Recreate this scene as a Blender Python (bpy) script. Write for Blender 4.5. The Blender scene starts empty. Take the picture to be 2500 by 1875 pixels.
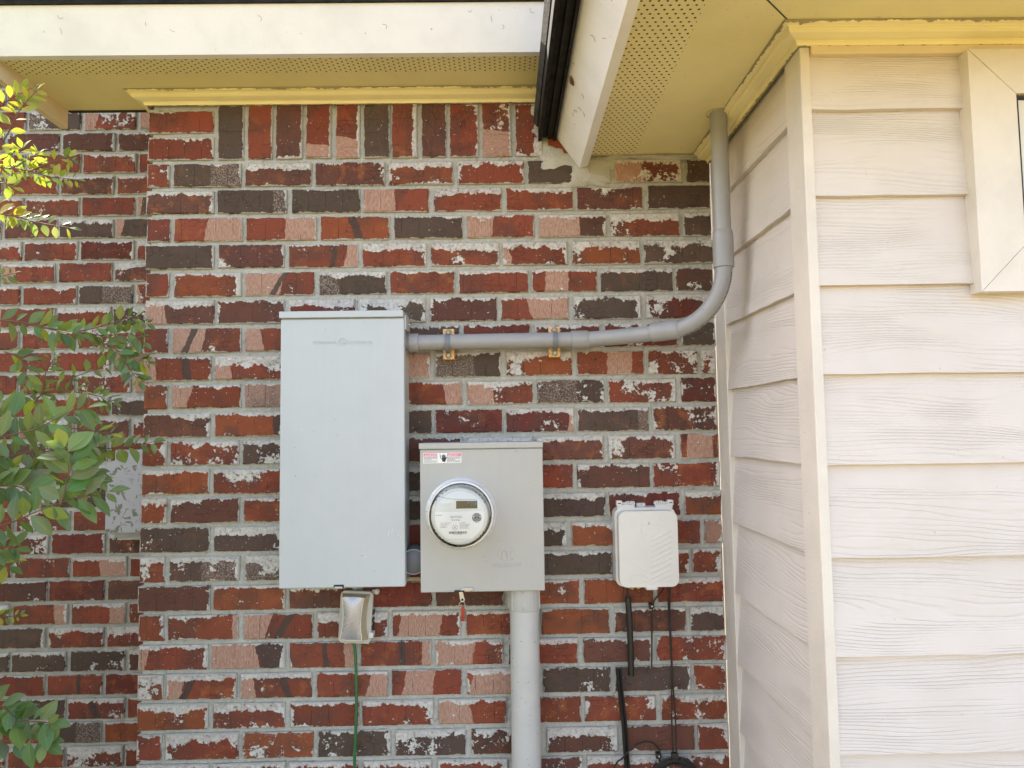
import bpy, bmesh, math, random
from mathutils import Vector, Matrix
import numpy as np
random.seed(7)
SC = bpy.context.scene
COL = SC.collection

# ------------------------------------------------------------------ camera
Z0 = 2.336                                   # height of the first full bed joint
F_PX, CAM = 1691.94, Vector((1.01879, -1.96404, Z0-.786165))
YAW, PIT, ROL = .0116722, .0657172, -.0143854
def _basis():
    cy, sy, cp, sp = math.cos(YAW), math.sin(YAW), math.cos(PIT), math.sin(PIT)
    f = Vector((sy*cp, cy*cp, sp)); r = Vector((cy, -sy, 0)); u = r.cross(f)
    cr, sr = math.cos(ROL), math.sin(ROL)
    return cr*r+sr*u, -sr*r+cr*u, f
RT, UP, FW = _basis()
cam = bpy.data.cameras.new('camera'); cam_o = bpy.data.objects.new('camera', cam); COL.objects.link(cam_o)
cam.sensor_width = 36; cam.lens = F_PX/2500*36; cam.clip_start = .01; cam.clip_end = 2000
m = Matrix.Identity(4)
for i in range(3):
    m[i][0], m[i][1], m[i][2], m[i][3] = RT[i], UP[i], -FW[i], CAM[i]
cam_o.matrix_world = m
SC.camera = cam_o

# ------------------------------------------------------------------ light
SUN = Vector((-.60, .33, .73)).normalized()          # towards the sun: high, behind the house, to the left
elev = math.asin(SUN.z); azim = math.atan2(SUN.x, SUN.y)
W = bpy.data.worlds.new('World'); SC.world = W; W.use_nodes = True
nt = W.node_tree; bg = nt.nodes['Background']
sky = nt.nodes.new('ShaderNodeTexSky'); sky.sky_type = 'NISHITA'; sky.sun_disc = False
sky.sun_elevation = elev; sky.sun_rotation = azim; sky.air_density = .7; sky.dust_density = 1.6; sky.ozone_density = .6
hz = nt.nodes.new('ShaderNodeMix'); hz.data_type = 'RGBA'; hz.blend_type = 'MULTIPLY'; hz.inputs[0].default_value = 1
hz.inputs[7].default_value = (1.19, 1.04, .90, 1)                  # summer haze whitens the blue of the sky
nt.links.new(sky.outputs[0], hz.inputs[6]); nt.links.new(hz.outputs[2], bg.inputs[0]); bg.inputs[1].default_value = .148
sl = bpy.data.lights.new('sun', 'SUN'); sl.energy = 4.2; sl.angle = math.radians(.53); sl.color = (1, .94, .84)
so = bpy.data.objects.new('sun', sl); COL.objects.link(so); so.rotation_euler = SUN.to_track_quat('Z', 'Y').to_euler()
so.location = (0, 0, 12)
vs = SC.view_settings; SC.display_settings.display_device = 'sRGB'
vs.view_transform = 'Standard'; vs.look = 'None'; vs.gamma = 1; vs.use_curve_mapping = False
vs.exposure = 2.48
SC.cycles.max_bounces = 8; SC.cycles.diffuse_bounces = 5; SC.cycles.transparent_max_bounces = 12

# ------------------------------------------------------------------ pixel -> point on a known plane (photo pixels, 2212 wide)
def at(x, y, ax, v):
    x *= 2500/2212; y *= 2500/2212
    d = FW*F_PX + RT*(x-1250) - UP*(y-937.5)
    return CAM + d*((v-CAM[ax])/d[ax])
def x_at(nx, z, y=0.):                                 # x of the wall point at height z seen in column nx (2500 wide)
    x = 1.
    for _ in range(6):
        d = Vector((x, y, z))-CAM; w = d.dot(FW); px = 1250+F_PX*d.dot(RT)/w
        x += (nx-px)*w/F_PX
    return x

# ------------------------------------------------------------------ scene helpers
def link(o, parent=None):
    COL.objects.link(o)
    if parent: o.parent = parent
    return o
def tag(o, label=None, cat=None, group=None, kind=None):
    if label: o['label'] = label
    if cat: o['category'] = cat
    if group: o['group'] = group
    if kind: o['kind'] = kind
    return o
def thing(name, label, cat, loc=(0, 0, 0), group=None):
    o = bpy.data.objects.new(name, None); o.empty_display_size = .05; o.location = loc
    link(o); return tag(o, label, cat, group)
class MB:
    """collects shapes, then links them as ONE mesh object"""
    def __init__(s): s.v = []; s.f = []; s.m = []; s.uv = {}; s.mi = 0; s.sm = []
    def add(s, vs_, fs, smooth=False):
        b = len(s.v); s.v += [tuple(p) for p in vs_]
        for f in fs: s.f.append(tuple(i+b for i in f)); s.m.append(s.mi); s.sm.append(smooth)
        return s
    def box(s, a, b, bev=0, seg=2, mat=None):
        a = Vector(a); b = Vector(b)
        bm = bmesh.new(); bmesh.ops.create_cube(bm, size=1)
        for v in bm.verts: v.co = Vector([(a[i]+b[i])/2+v.co[i]*abs(b[i]-a[i]) for i in range(3)])
        if bev: bmesh.ops.bevel(bm, geom=bm.edges[:], offset=bev, segments=seg, affect='EDGES', profile=.5)
        return s.bm(bm, mat)
    def bm(s, bm, mat=None, smooth=False):
        if mat is not None:
            for v in bm.verts: v.co = mat @ v.co
        bm.verts.index_update()
        s.add([v.co for v in bm.verts], [[v.index for v in f.verts] for f in bm.faces], smooth); bm.free(); return s
    def prism(s, pts, h, axis=1, bev=0, smooth=False):
        """pts: outline in the two other axes (axis 1: x,z), from h[0] to h[1] along axis"""
        bm = bmesh.new()
        def mk(p, t): 
            c = [p[0], p[1]]; c.insert(axis, t); return c
        a = [bm.verts.new(mk(p, h[0])) for p in pts]; b = [bm.verts.new(mk(p, h[1])) for p in pts]
        n = len(pts); fa = bm.faces.new(a); fb = bm.faces.new(b[::-1])
        for i in range(n): bm.faces.new((a[i], b[i], b[(i+1) % n], a[(i+1) % n]))
        bmesh.ops.recalc_face_normals(bm, faces=bm.faces[:])
        if bev:
            ed = [e for e in bm.edges if (e.verts[0].co[axis] == e.verts[1].co[axis] == h[0])]
            bmesh.ops.bevel(bm, geom=ed, offset=bev, segments=3, affect='EDGES', profile=.5)
        return s.bm(bm, smooth=smooth)
    def tube(s, path, r, n=14, caps=True, close=False):
        P = [Vector(p) for p in path]; k = len(P)
        R_ = r if hasattr(r, '__len__') else [r]*k
        nrm = None; rings = []
        for i in range(k):
            if close: t = (P[(i+1) % k]-P[i-1])
            else: t = P[min(i+1, k-1)]-P[max(i-1, 0)]
            t.normalize()
            if nrm is None:
                nrm = t.orthogonal().normalized()
            nrm = (nrm-t*nrm.dot(t)).normalized(); bi = t.cross(nrm)
            rings.append([P[i]+(nrm*math.cos(2*math.pi*j/n)+bi*math.sin(2*math.pi*j/n))*R_[i] for j in range(n)])
        vs_ = [p for q in rings for p in q]; fs = []
        for i in range(k if close else k-1):
            i2 = (i+1) % k
            for j in range(n): fs.append((i*n+j, i*n+(j+1) % n, i2*n+(j+1) % n, i2*n+j))
        s.add(vs_, fs, True)
        if caps and not close:
            s.add(rings[0], [tuple(range(n))[::-1]]); s.add(rings[-1], [tuple(range(n))])
        return s
    def lathe(s, prof, c, n=64, cap0=False, cap1=False):
        """prof: (radius, y) pairs turned about the y axis through c=(x,z)"""
        vs_ = []; fs = []
        for r, y in prof:
            for j in range(n):
                a = 2*math.pi*j/n; vs_.append((c[0]+r*math.cos(a), y, c[1]+r*math.sin(a)))
        for i in range(len(prof)-1):
            for j in range(n): fs.append((i*n+j, i*n+(j+1) % n, (i+1)*n+(j+1) % n, (i+1)*n+j))
        s.add(vs_, fs, True)
        if cap0: s.add(vs_[:n], [tuple(range(n))])
        if cap1: s.add(vs_[-n:], [tuple(range(n))[::-1]])
        return s
    def build(s, name, mat, parent=None, sharp=40, recalc=True):
        me = bpy.data.meshes.new(name); me.from_pydata(s.v, [], s.f)
        for mt in (mat if isinstance(mat, (list, tuple)) else [mat]): me.materials.append(mt)
        me.polygons.foreach_set('material_index', s.m)
        if recalc:
            bm = bmesh.new(); bm.from_mesh(me); bmesh.ops.recalc_face_normals(bm, faces=bm.faces[:]); bm.to_mesh(me); bm.free()
        me.polygons.foreach_set('use_smooth', s.sm)
        if any(s.sm) and sharp: me.set_sharp_from_angle(angle=math.radians(sharp))
        me.update()
        return link(bpy.data.objects.new(name, me), parent)
def text(name, body, size, loc, mat, parent, extrude=.0003, align='LEFT', rot=None, sx=1., shear=0, bevel=0., spacing=1.):
    cu = bpy.data.curves.new(name, 'FONT'); cu.body = body; cu.size = size; cu.extrude = extrude; cu.align_x = align
    cu.shear = shear; cu.space_character = spacing; cu.resolution_u = 3; cu.bevel_depth = bevel; cu.bevel_resolution = 1
    o = bpy.data.objects.new(name, cu); COL.objects.link(o)
    dg = bpy.context.evaluated_depsgraph_get(); me = bpy.data.meshes.new_from_object(o.evaluated_get(dg))
    bpy.data.objects.remove(o); me.name = name
    me.materials.clear(); me.materials.append(mat)
    ob = link(bpy.data.objects.new(name, me), parent)
    me.transform(Matrix.Translation(loc) @ (rot or Matrix.Identity(4)) @ Matrix.Rotation(math.pi/2, 4, 'X') @ Matrix.Diagonal((sx, 1, 1, 1)))
    return ob
def rrect(x0, z0, x1, z1, r, n=6):
    pts = []
    for cx, cz, a0 in ((x1-r, z1-r, 0), (x0+r, z1-r, 90), (x0+r, z0+r, 180), (x1-r, z0+r, 270)):
        for i in range(n+1):
            a = math.radians(a0+90*i/n); pts.append((cx+r*math.cos(a), cz+r*math.sin(a)))
    return pts
def bez(P, n=10):
    """Catmull-Rom through P"""
    P = [Vector(p) for p in P]; Q = [P[0]*2-P[1]]+P+[P[-1]*2-P[-2]]; out = []
    for i in range(1, len(Q)-2):
        a, b, c, d = Q[i-1:i+3]
        for k in range(n):
            t = k/n
            out.append(.5*((2*b)+(c-a)*t+(2*a-5*b+4*c-d)*t*t+(3*b-a-3*c+d)*t**3))
    return out+[P[-1]]

# ------------------------------------------------------------------ shader helpers
class S:
    """a socket with arithmetic"""
    def __init__(s, T, k): s.T = T; s.k = k
    def _m(s, op, *a):
        n = s.T.nodes.new('ShaderNodeMath'); n.operation = op
        for i, x in enumerate((s,)+a):
            if isinstance(x, S): s.T.links.new(x.k, n.inputs[i])
            else: n.inputs[i].default_value = x
        return S(s.T, n.outputs[0])
    def __add__(s, o): return s._m('ADD', o)
    def __sub__(s, o): return s._m('SUBTRACT', o)
    def __mul__(s, o): return s._m('MULTIPLY', o)
    def __truediv__(s, o): return s._m('DIVIDE', o)
    def rsub(s, o): return (s*-1)+o
    __rsub__ = rsub
    __radd__ = __add__
    __rmul__ = __mul__
    def mn(s, o): return s._m('MINIMUM', o)
    def mx(s, o): return s._m('MAXIMUM', o)
    def gt(s, o): return s._m('GREATER_THAN', o)
    def lt(s, o): return s._m('LESS_THAN', o)
    def ab(s): return s._m('ABSOLUTE')
    def fr(s): return s._m('FRACT')
    def fl(s): return s._m('FLOOR')
    def md(s, o): return s._m('FLOORED_MODULO', o)
    def pw(s, o): return s._m('POWER', o)
    def step(s, a, b):
        n = s.T.nodes.new('ShaderNodeMapRange'); n.interpolation_type = 'SMOOTHSTEP'
        s.T.links.new(s.k, n.inputs[0])
        for i, x in ((1, a), (2, b)):
            if isinstance(x, S): s.T.links.new(x.k, n.inputs[i])
            else: n.inputs[i].default_value = x
        return S(s.T, n.outputs[0])
class Mat:
    def __init__(s, name):
        s.m = bpy.data.materials.new(name); s.m.use_nodes = True; s.T = s.m.node_tree; s.b = s.T.nodes['Principled BSDF']
        s.out = s.T.nodes['Material Output']; s._obj = None
    def n(s, t): return s.T.nodes.new(t)
    def obj(s):
        if not s._obj: s._obj = S(s.T, s.n('ShaderNodeTexCoord').outputs['Object'])
        return s._obj
    def uv(s, name='UVMap'):
        n = s.n('ShaderNodeUVMap'); n.uv_map = name; return S(s.T, n.outputs[0])
    def xyz(s, v):
        n = s.n('ShaderNodeSeparateXYZ'); s.T.links.new(v.k, n.inputs[0]); return [S(s.T, o) for o in n.outputs]
    def comb(s, *a):
        n = s.n('ShaderNodeCombineXYZ')
        for i, x in enumerate(a):
            if isinstance(x, S): s.T.links.new(x.k, n.inputs[i])
            else: n.inputs[i].default_value = x
        return S(s.T, n.outputs[0])
    def attr(s, name):
        n = s.n('ShaderNodeAttribute'); n.attribute_name = name
        return S(s.T, n.outputs['Color']), S(s.T, n.outputs['Alpha'])
    def noise(s, v, scale, det=3, rough=.5, dist=0, col=False):
        n = s.n('ShaderNodeTexNoise'); s.T.links.new(v.k, n.inputs['Vector'])
        n.inputs['Scale'].default_value = scale; n.inputs['Detail'].default_value = det; n.inputs['Roughness'].default_value = rough
        n.inputs['Distortion'].default_value = dist
        return S(s.T, n.outputs[1 if col else 0])
    def vor(s, v, scale, feat='DISTANCE_TO_EDGE'):
        n = s.n('ShaderNodeTexVoronoi'); n.feature = feat; s.T.links.new(v.k, n.inputs['Vector']); n.inputs['Scale'].default_value = scale
        return S(s.T, n.outputs[0])
    def vadd(s, a, b, op='ADD'):
        n = s.n('ShaderNodeVectorMath'); n.operation = op
        for i, x in enumerate((a, b)):
            if isinstance(x, S): s.T.links.new(x.k, n.inputs[i])
            else: n.inputs[i].default_value = x
        return S(s.T, n.outputs[0])
    def mix(s, f, a, b, blend='MIX'):
        n = s.n('ShaderNodeMix'); n.data_type = 'RGBA'; n.blend_type = blend
        for sk, x in ((n.inputs[0], f), (n.inputs[6], a), (n.inputs[7], b)):
            if isinstance(x, S): s.T.links.new(x.k, sk)
            elif isinstance(x, tuple): sk.default_value = (*x, 1)
            else: sk.default_value = x
        return S(s.T, n.outputs[2])
    def set(s, **kw):
        for k, x in kw.items():
            sk = s.b.inputs[{'col': 'Base Color', 'rough': 'Roughness', 'spec': 'Specular IOR Level', 'metal': 'Metallic', 'coat': 'Coat Weight', 'normal': 'Normal', 'trans': 'Transmission Weight', 'alpha': 'Alpha'}[k]]
            if isinstance(x, S): s.T.links.new(x.k, sk)
            elif isinstance(x, tuple): sk.default_value = (*x, 1)
            else: sk.default_value = x
        return s
    def bump(s, h, dist=.001, strength=1., prev=None):
        n = s.n('ShaderNodeBump'); n.inputs['Strength'].default_value = strength; n.inputs['Distance'].default_value = dist
        s.T.links.new(h.k, n.inputs['Height'])
        if prev: s.T.links.new(prev.k, n.inputs['Normal'])
        return S(s.T, n.outputs[0])
def paint(name, col, rough=.5, var=.06, scale=14, bump=0, bscale=120, spec=.5, specks=0, dirt=(.25, .2, .13), metal=0, streak=0):
    M = Mat(name); o = M.obj()
    n = M.noise(o, scale, 4, .6); f = n.step(.35, .75)
    if streak:
        x, y, z = M.xyz(o); f = f*.5+M.noise(M.comb(x*14., y*3., z*.7), 5, 4, .65).step(.35, .75)*streak
    c = M.mix(f, col, tuple(x*(1-var*2) for x in col))
    if specks:
        sp = M.noise(o, 95, 2, .6).step(.76-.03*specks, .80-.03*specks); c = M.mix(sp, c, dirt)
    M.set(col=c, rough=(M.noise(o, 30, 3)*.2+(rough-.1)), spec=spec, metal=metal)
    if bump: M.set(normal=M.bump(M.noise(o, bscale, 4, .6), bump))
    return M.m

# ------------------------------------------------------------------ materials
def brick_material():
    M = Mat('clay_brick'); o = M.obj()
    col, w = M.attr('bcol'); P, d1 = M.attr('bp'); Q, vert = M.attr('bs'); dm, rnd = M.attr('bdim')
    u, v, _ = M.xyz(M.uv()); p0, p1, d0 = M.xyz(P); s0, s1, sm = M.xyz(Q); L, H, cov = M.xyz(dm)
    off = M.comb(rnd*7.3, rnd*3.1, rnd*5.7)
    oc = M.vadd(o, off)
    nf = M.noise(oc, 120, 5, .65); nm = M.noise(oc, 28, 4, .6); nl = M.noise(oc, 11, 3, .5); ns = M.noise(oc, 420, 2, .6)
    t = u/L; tv = v/H
    slant = (rnd*2.3).fr()*.22-.11
    tx = t+(tv-.5)*slant+(nm-.5)*.10+(nf-.5)*.03
    # clay body: mottled, browner and more orange clouds
    base = M.mix(nl.step(.44, .62)*.75, col, M.mix(.7, col, (.085, .052, .042)))
    base = M.mix(nm.step(.50, .68)*.6*sm, base, (.38, .125, .042))
    base = M.mix(((t-.5).ab()*.6+nl*.7).step(.62, .85)*.5*sm, base, (.33, .09, .03))
    base = M.mix(ns.step(.30, .75)*.30, M.mix(.16, base, (0., 0., 0.)), M.mix(.1, base, (.7, .5, .4)))
    # split faces: pale pink with fine vertical combing
    comb = M.noise(M.vadd(M.comb(u*1., v*.16, 0.), off), 520, 3, .6)
    pink = M.mix(comb.step(.35, .7), (.33, .18, .13), (.48, .31, .24))
    pink = M.mix(nf.step(.62, .7)*.5, pink, (.27, .10, .07))
    inp = tx.gt(p0)*tx.lt(p1)
    c = M.mix(inp, base, pink)
    dxx = tx+(tv-.4)*slant*.9
    ind = dxx.gt(d0)*dxx.lt(d1)
    c = M.mix(ind*.9, c, M.mix(nf, (.045, .033, .03), (.10, .07, .058)))
    # salt and pepper wash on dark bricks
    ins = (t+(nm-.5)*.12).gt(s0)*(t+(nm-.5)*.12).lt(s1)
    sp = M.noise(oc, 300, 3, .75).step(.48, .58)
    c = M.mix(ins*sp*.62, c, (.42, .34, .29))
    # kiln lines and drying cracks
    k = ((t*4.+rnd*.6+(nl-.5)*.12+(nf-.5)*.02).fr()-.5).ab()
    crk = k.lt(M.noise(M.vadd(off, M.comb(u*4., v*30., 0.)), 1, 1).step(.4, .7)*.011+.006)*M.noise(M.vadd(oc, (3., 1., 2.)), 16, 2).gt(.50)
    vo = M.vor(M.vadd(M.comb(u*.55, v*1.25, 0.), off), 62); crk2 = vo.lt(.026)*M.noise(M.vadd(oc, (9., 4., 2.)), 20, 3).step(.53, .58)
    crack = crk.mx(crk2*.55*(1.-inp*.75))
    pit = M.noise(oc, 260, 2, .5).lt(.285)
    dark = crack.mx(pit*.7)
    c = M.mix(dark*.75, c, (.035, .018, .015))
    # lime wash: thick along the top edge and the ends, smeared in streaks
    eu = u.mn(L-u); et = H-v; e = eu.mn(v.mn(et))
    en = (nm-.5)*1.2+(nl-.5)*1.3+(nf-.5)*.8+(M.noise(M.vadd(M.comb(u, v*.35, 0.), off), 90, 3)-.5)*.5
    j1, j2, j3, j4 = [(rnd*q).fr()*1.7 for q in (17.3, 29.7, 41.1, 53.9)]
    topw = ((w*j4*.024)-.004+en*w*.042)
    wash = et.lt(topw)
    right = (L-u).lt((w*.013+en*w*.040)*j1-.004)
    left = u.lt((w*.006+en*w*.034)*j2-.003)
    bot = v.lt((w*.003+en*w*.024)*j3-.002)
    patch = (nl*.55+nm*.35+nf*.30).gt(.82-w*.17)
    wash = wash.mx(right).mx(left).mx(bot).mx(patch)
    flake = (nf*.6+ns*.5).step(.39, .47)
    ctop = (nm*.5+nf*.35+nl*.3).gt(cov.rsub(1.12))
    fleck = M.noise(oc, 155, 2, .5).gt(.745-w*.035)
    wm = (wash*flake).mx(fleck)
    lime = M.mix(nf.step(.3, .7), (.45, .43, .395), (.66, .645, .615))
    c = M.mix(wm*(nm*.9+.42).mn(.95), c, lime)
    mort = M.mix(ns, (.36, .35, .31), (.50, .485, .435))
    edge = e.lt((nm-.5)*.014+(nf-.5)*.009+.0018)
    em = edge.mx(ctop)
    c = M.mix(em, c, mort)
    M.set(col=c, rough=.88, spec=.25)
    h = (nf*.8)+(ns*.35)-(dark*.9)+(wm*.7)+(em*.5)
    M.set(normal=M.bump(h, .0022, .9))
    return M.m
def mortar_material():
    M = Mat('mortar'); o = M.obj()
    a = M.noise(o, 9, 4, .6); b = M.noise(o, 420, 3, .7); d = M.noise(o, 60, 4, .65)
    c = M.mix(b.step(.3, .7), (.37, .36, .32), (.55, .535, .485))
    c = M.mix(a.step(.5, .75)*.5, c, (.65, .635, .59))
    c = M.mix(d.step(.60, .72)*.5, c, (.24, .225, .19))
    M.set(col=c, rough=.95, spec=.15, normal=M.bump(b*.5+d*1.4+a, .003, .9)); return M.m
def siding_material():
    M = Mat('painted_fibre_cement'); a, rnd = M.attr('plank'); u, v, _ = M.xyz(M.uv())
    off = M.comb(rnd*13.7, rnd*7.9, rnd*3.)
    q = M.vadd(M.comb(u*.8, v*4.6, 0.), off)
    fr2 = M.noise(M.vadd(q, (2., 3., 8.)), 1.3, 1)
    big = M.noise(q, 3.2, 1.5, .45); mid = M.noise(M.vadd(q, (5., 2., 0.)), 9, 2, .5); fine = M.noise(M.vadd(M.comb(u*6., v*60., 0.), off), 5, 3, .6)
    g = v*135.+big*8.+mid*.7+fr2*16.
    tri = (g.fr()-.5).ab()*2.                              # 0 in the groove
    amp = M.noise(M.vadd(q, (1., 9., 4.)), 4.5, 2).step(.36, .58)
    groove = tri.step(.0, .55)
    h = (groove.rsub(1.)*amp*-1.)+fine*.22
    o = M.obj(); mott = M.noise(o, 5, 4, .6)
    c = M.mix(mott.step(.35, .7), (.665, .61, .58), (.625, .572, .535))
    c = M.mix(groove.rsub(1.)*amp*.03, c, (.50, .40, .30))  # shading of the grooves put faintly into the colour
    dirt = M.noise(o, 60, 3, .6).step(.70, .76); c = M.mix(dirt*.4, c, (.35, .27, .2))
    M.set(col=c, rough=.55, spec=.35, normal=M.bump(h, .0010, .9)); return M.m
def soffit_material(name, bx, by, axis):
    """cream panel with a band of staggered vent holes"""
    M = Mat(name); o = M.obj(); x, y, z = M.xyz(o)
    (a, b) = (x, y) if axis == 'y' else (y, x)             # a across the band, b along it
    lo, hi = bx
    row = (b/.0135).fl(); aa = a-lo; da = ((aa/.0165+(row.md(2.)*.5)).fr()-.5)*.0165; db = ((b/.0135).fr()-.5)*.0135
    r2 = (da*da+db*db).pw(.5); hole = r2.lt(.0026)*a.gt(lo)*a.lt(hi)
    mott = M.noise(o, 6, 4, .6); grime = M.noise(o, 40, 4, .7)
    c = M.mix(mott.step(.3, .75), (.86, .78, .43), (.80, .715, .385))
    c = M.mix(grime.step(.64, .74)*.3, c, (.36, .27, .12))
    sp = M.noise(o, 140, 2, .5).gt(.755); c = M.mix(sp*.6, c, (.16, .11, .06))
    c = M.mix(hole, c, (.012, .010, .008))
    M.set(col=c, rough=.6, spec=.3, normal=M.bump(M.noise(o, 90, 3)*.3-hole*1., .002, .8)); return M.m
def trim_material(name, col, mild=1.):
    """painted moulding, mildew along its top and bottom edge (v = place across the profile)"""
    M = Mat(name); o = M.obj(); u, v, _ = M.xyz(M.uv())
    n = M.noise(o, 45, 5, .7); n2 = M.noise(o, 8, 3)
    top = (v+(n-.5)*.35+(n2-.5)*.25).gt(.93); bot = (v-(n-.5)*.25).lt(.05)
    c = M.mix(n2.step(.3, .7), col, tuple(x*.93 for x in col))
    c = M.mix((n*.6+n2*.5).step(.66, .8)*.25, c, (.33, .24, .1))
    c = M.mix(top.mx(bot)*.72*mild, c, (.10, .075, .045))
    M.set(col=c, rough=.5, spec=.4); return M.m
def leaf_material():
    M = Mat('leaf'); c, r = M.attr('lcol'); u, v, _ = M.xyz(M.uv())
    vein = (u-.5).ab().lt(.035); side = (((v*7.+(u-.5).ab()*3.).fr()-.5).ab()).lt(.06)*.35
    n = M.noise(M.obj(), 40, 3)
    col = M.mix(n*.35, c, M.mix(.5, c, (.02, .05, .01)))
    col = M.mix(vein*.5+side*.3, col, M.mix(.6, c, (.35, .42, .12)))
    M.set(col=col, rough=.36, spec=.5)
    tr = M.n('ShaderNodeBsdfTranslucent'); mx = M.n('ShaderNodeMixShader'); mx.inputs[0].default_value = .42
    tc = M.mix(.55, col, (.38, .42, .03)); M.T.links.new(tc.k, tr.inputs[0])
    M.T.links.new(M.b.outputs[0], mx.inputs[1]); M.T.links.new(tr.outputs[0], mx.inputs[2]); M.T.links.new(mx.outputs[0], M.out.inputs[0])
    return M.m
def pine_material():
    M = Mat('pine_wood'); o = M.obj(); x, y, z = M.xyz(o)
    g = ((x*1.2+z*.9)*95.+M.noise(o, 12, 2)*3.).fr(); c = M.mix((g-.5).ab().step(.1, .4), (.70, .36, .10), (.85, .57, .25))
    M.set(col=c, rough=.6); return M.m
def ground_material():
    M = Mat('sunny_lawn'); o = M.obj(); a = M.noise(o, 2.5, 5, .65); b = M.noise(o, 60, 4, .7)
    c = M.mix(a.step(.35, .65), (.235, .175, .062), (.40, .305, .13)); c = M.mix(b.step(.3, .7)*.5, c, (.12, .10, .035))
    M.set(col=c, rough=.9, spec=.1, normal=M.bump(b, .03)); return M.m
def utility_material():
    M = Mat('peeling_grey_box'); o = M.obj(); n = M.noise(o, 34, 5, .7, 1.2); a = M.noise(o, 14, 3)
    c = M.mix((n.gt(.57)*a.gt(.45)), (.42, .42, .45), (.17, .185, .12)); M.set(col=c, rough=.6, normal=M.bump(n.gt(.57)*1., .001)); return M.m
def glass_material(name, tint=(.97, .98, .98), r=.03, fr=1.0):
    M = Mat(name); T = M.T; T.nodes.remove(M.b)
    t = M.n('ShaderNodeBsdfTransparent'); t.inputs[0].default_value = (*tint, 1)
    g = M.n('ShaderNodeBsdfGlossy'); g.inputs['Roughness'].default_value = r
    f = M.n('ShaderNodeFresnel'); f.inputs[0].default_value = 1.45
    k = S(T, f.outputs[0])*fr
    mx = M.n('ShaderNodeMixShader'); T.links.new(k.k, mx.inputs[0]); T.links.new(t.outputs[0], mx.inputs[1]); T.links.new(g.outputs[0], mx.inputs[2])
    T.links.new(mx.outputs[0], M.out.inputs[0]); return M.m
MT = dict(
    brick=brick_material(), mortar=mortar_material(), siding=siding_material(),
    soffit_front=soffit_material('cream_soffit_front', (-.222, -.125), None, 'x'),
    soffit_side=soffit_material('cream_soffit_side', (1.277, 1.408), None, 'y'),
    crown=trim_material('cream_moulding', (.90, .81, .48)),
    fascia=paint('white_fascia', (.87, .87, .90), .45, .05, 7, .0006, 160, specks=.3),
    cream=paint('cream_board', (.72, .61, .42), .5, .06, 9, specks=.3),
    trim=paint('white_trim', (.72, .665, .60), .5, .05, 9, .0008, 150, specks=.3),
    drip=paint('black_drip_edge', (.020, .018, .016), .75, .3, 30, .001, 60, spec=.2),
    shingle=paint('dark_shingle', (.05, .047, .045), .9, .3, 30, .003, 200),
    dark=paint('dark_void', (.02, .018, .016), .7),
    panel=paint('pale_grey_enamel', (.49, .52, .54), .38, .035, 10, .0003, 30, specks=.7, streak=.3),
    panel_side=paint('grey_enamel', (.48, .50, .49), .42, .05, 10),
    socket=paint('beige_grey_enamel', (.43, .425, .405), .36, .035, 10, .0003, 30, specks=.5, streak=.25),
    ring=paint('satin_aluminium', (.70, .71, .73), .30, .03, 10, metal=.3),
    pvc=paint('grey_pvc', (.315, .315, .325), .36, .05, 12, specks=.4, dirt=(.12, .11, .1)),
    strap=paint('blue_grey_strap', (.20, .215, .24), .35, .05, 20),
    pvc_light=paint('pale_grey_pvc', (.50, .50, .49), .42, .05, 12, specks=.6, dirt=(.1, .09, .08)),
    white_plastic=paint('white_plastic', (.69, .67, .63), .4, .03, 8, specks=.25),
    meter_face=paint('white_meter_plate', (.90, .90, .90), .5, .01),
    meter_grey=paint('light_grey_plastic', (.78, .78, .76), .5, .02),
    lcd=paint('lcd_glass', (.085, .08, .045), .25, .02),
    ink=paint('black_ink', (.03, .03, .035), .6),
    port=paint('grey_port', (.25, .25, .26), .5),
    steel=paint('zinc_steel', (.55, .54, .50), .35, .08, 30, metal=.7),
    brass=paint('brass_screw', (.50, .33, .10), .4, .1, 60, metal=.6),
    pink=paint('pink_print', (.78, .20, .28), .5, .02), label=paint('white_label', (.80, .79, .78), .5, .02),
    red=paint('red_tag', (.55, .03, .02), .4), 
    black=paint('black_rubber', (.014, .014, .015), .42, .2, 30), cable=paint('black_cable', (.016, .015, .015), .5),
    green=paint('green_sheath', (.028, .13, .045), .4, .1, 30),
    foam=paint('amber_foam', (.62, .44, .18), .8, .15, 60, .004, 80),
    pine=pine_material(), leaf=leaf_material(), twig=paint('reddish_twig', (.16, .085, .045), .7, .2, 40),
    ground=ground_material(), util=utility_material(), glass=glass_material('clear_glass'),
    smoke=glass_material('smoky_cover', (.80, .72, .58), .18, 1.5), pane=glass_material('window_pane', (.25, .27, .28), .02, 2.),
    scuff=paint('dark_scuff', (.12, .10, .10), .8), cocoon=paint('brown_cocoon', (.14, .06, .03), .8),
    frosted=paint('silvery_cover', (.50, .48, .43), .35, .06, 20),
)

# ------------------------------------------------------------------ ground
g = MB(); g.add([(-300, -300, 0), (300, -300, 0), (300, 300, 0), (-300, 300, 0)], [(0, 1, 2, 3)])
tag(g.build('ground', MT['ground']), kind='structure')

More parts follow.
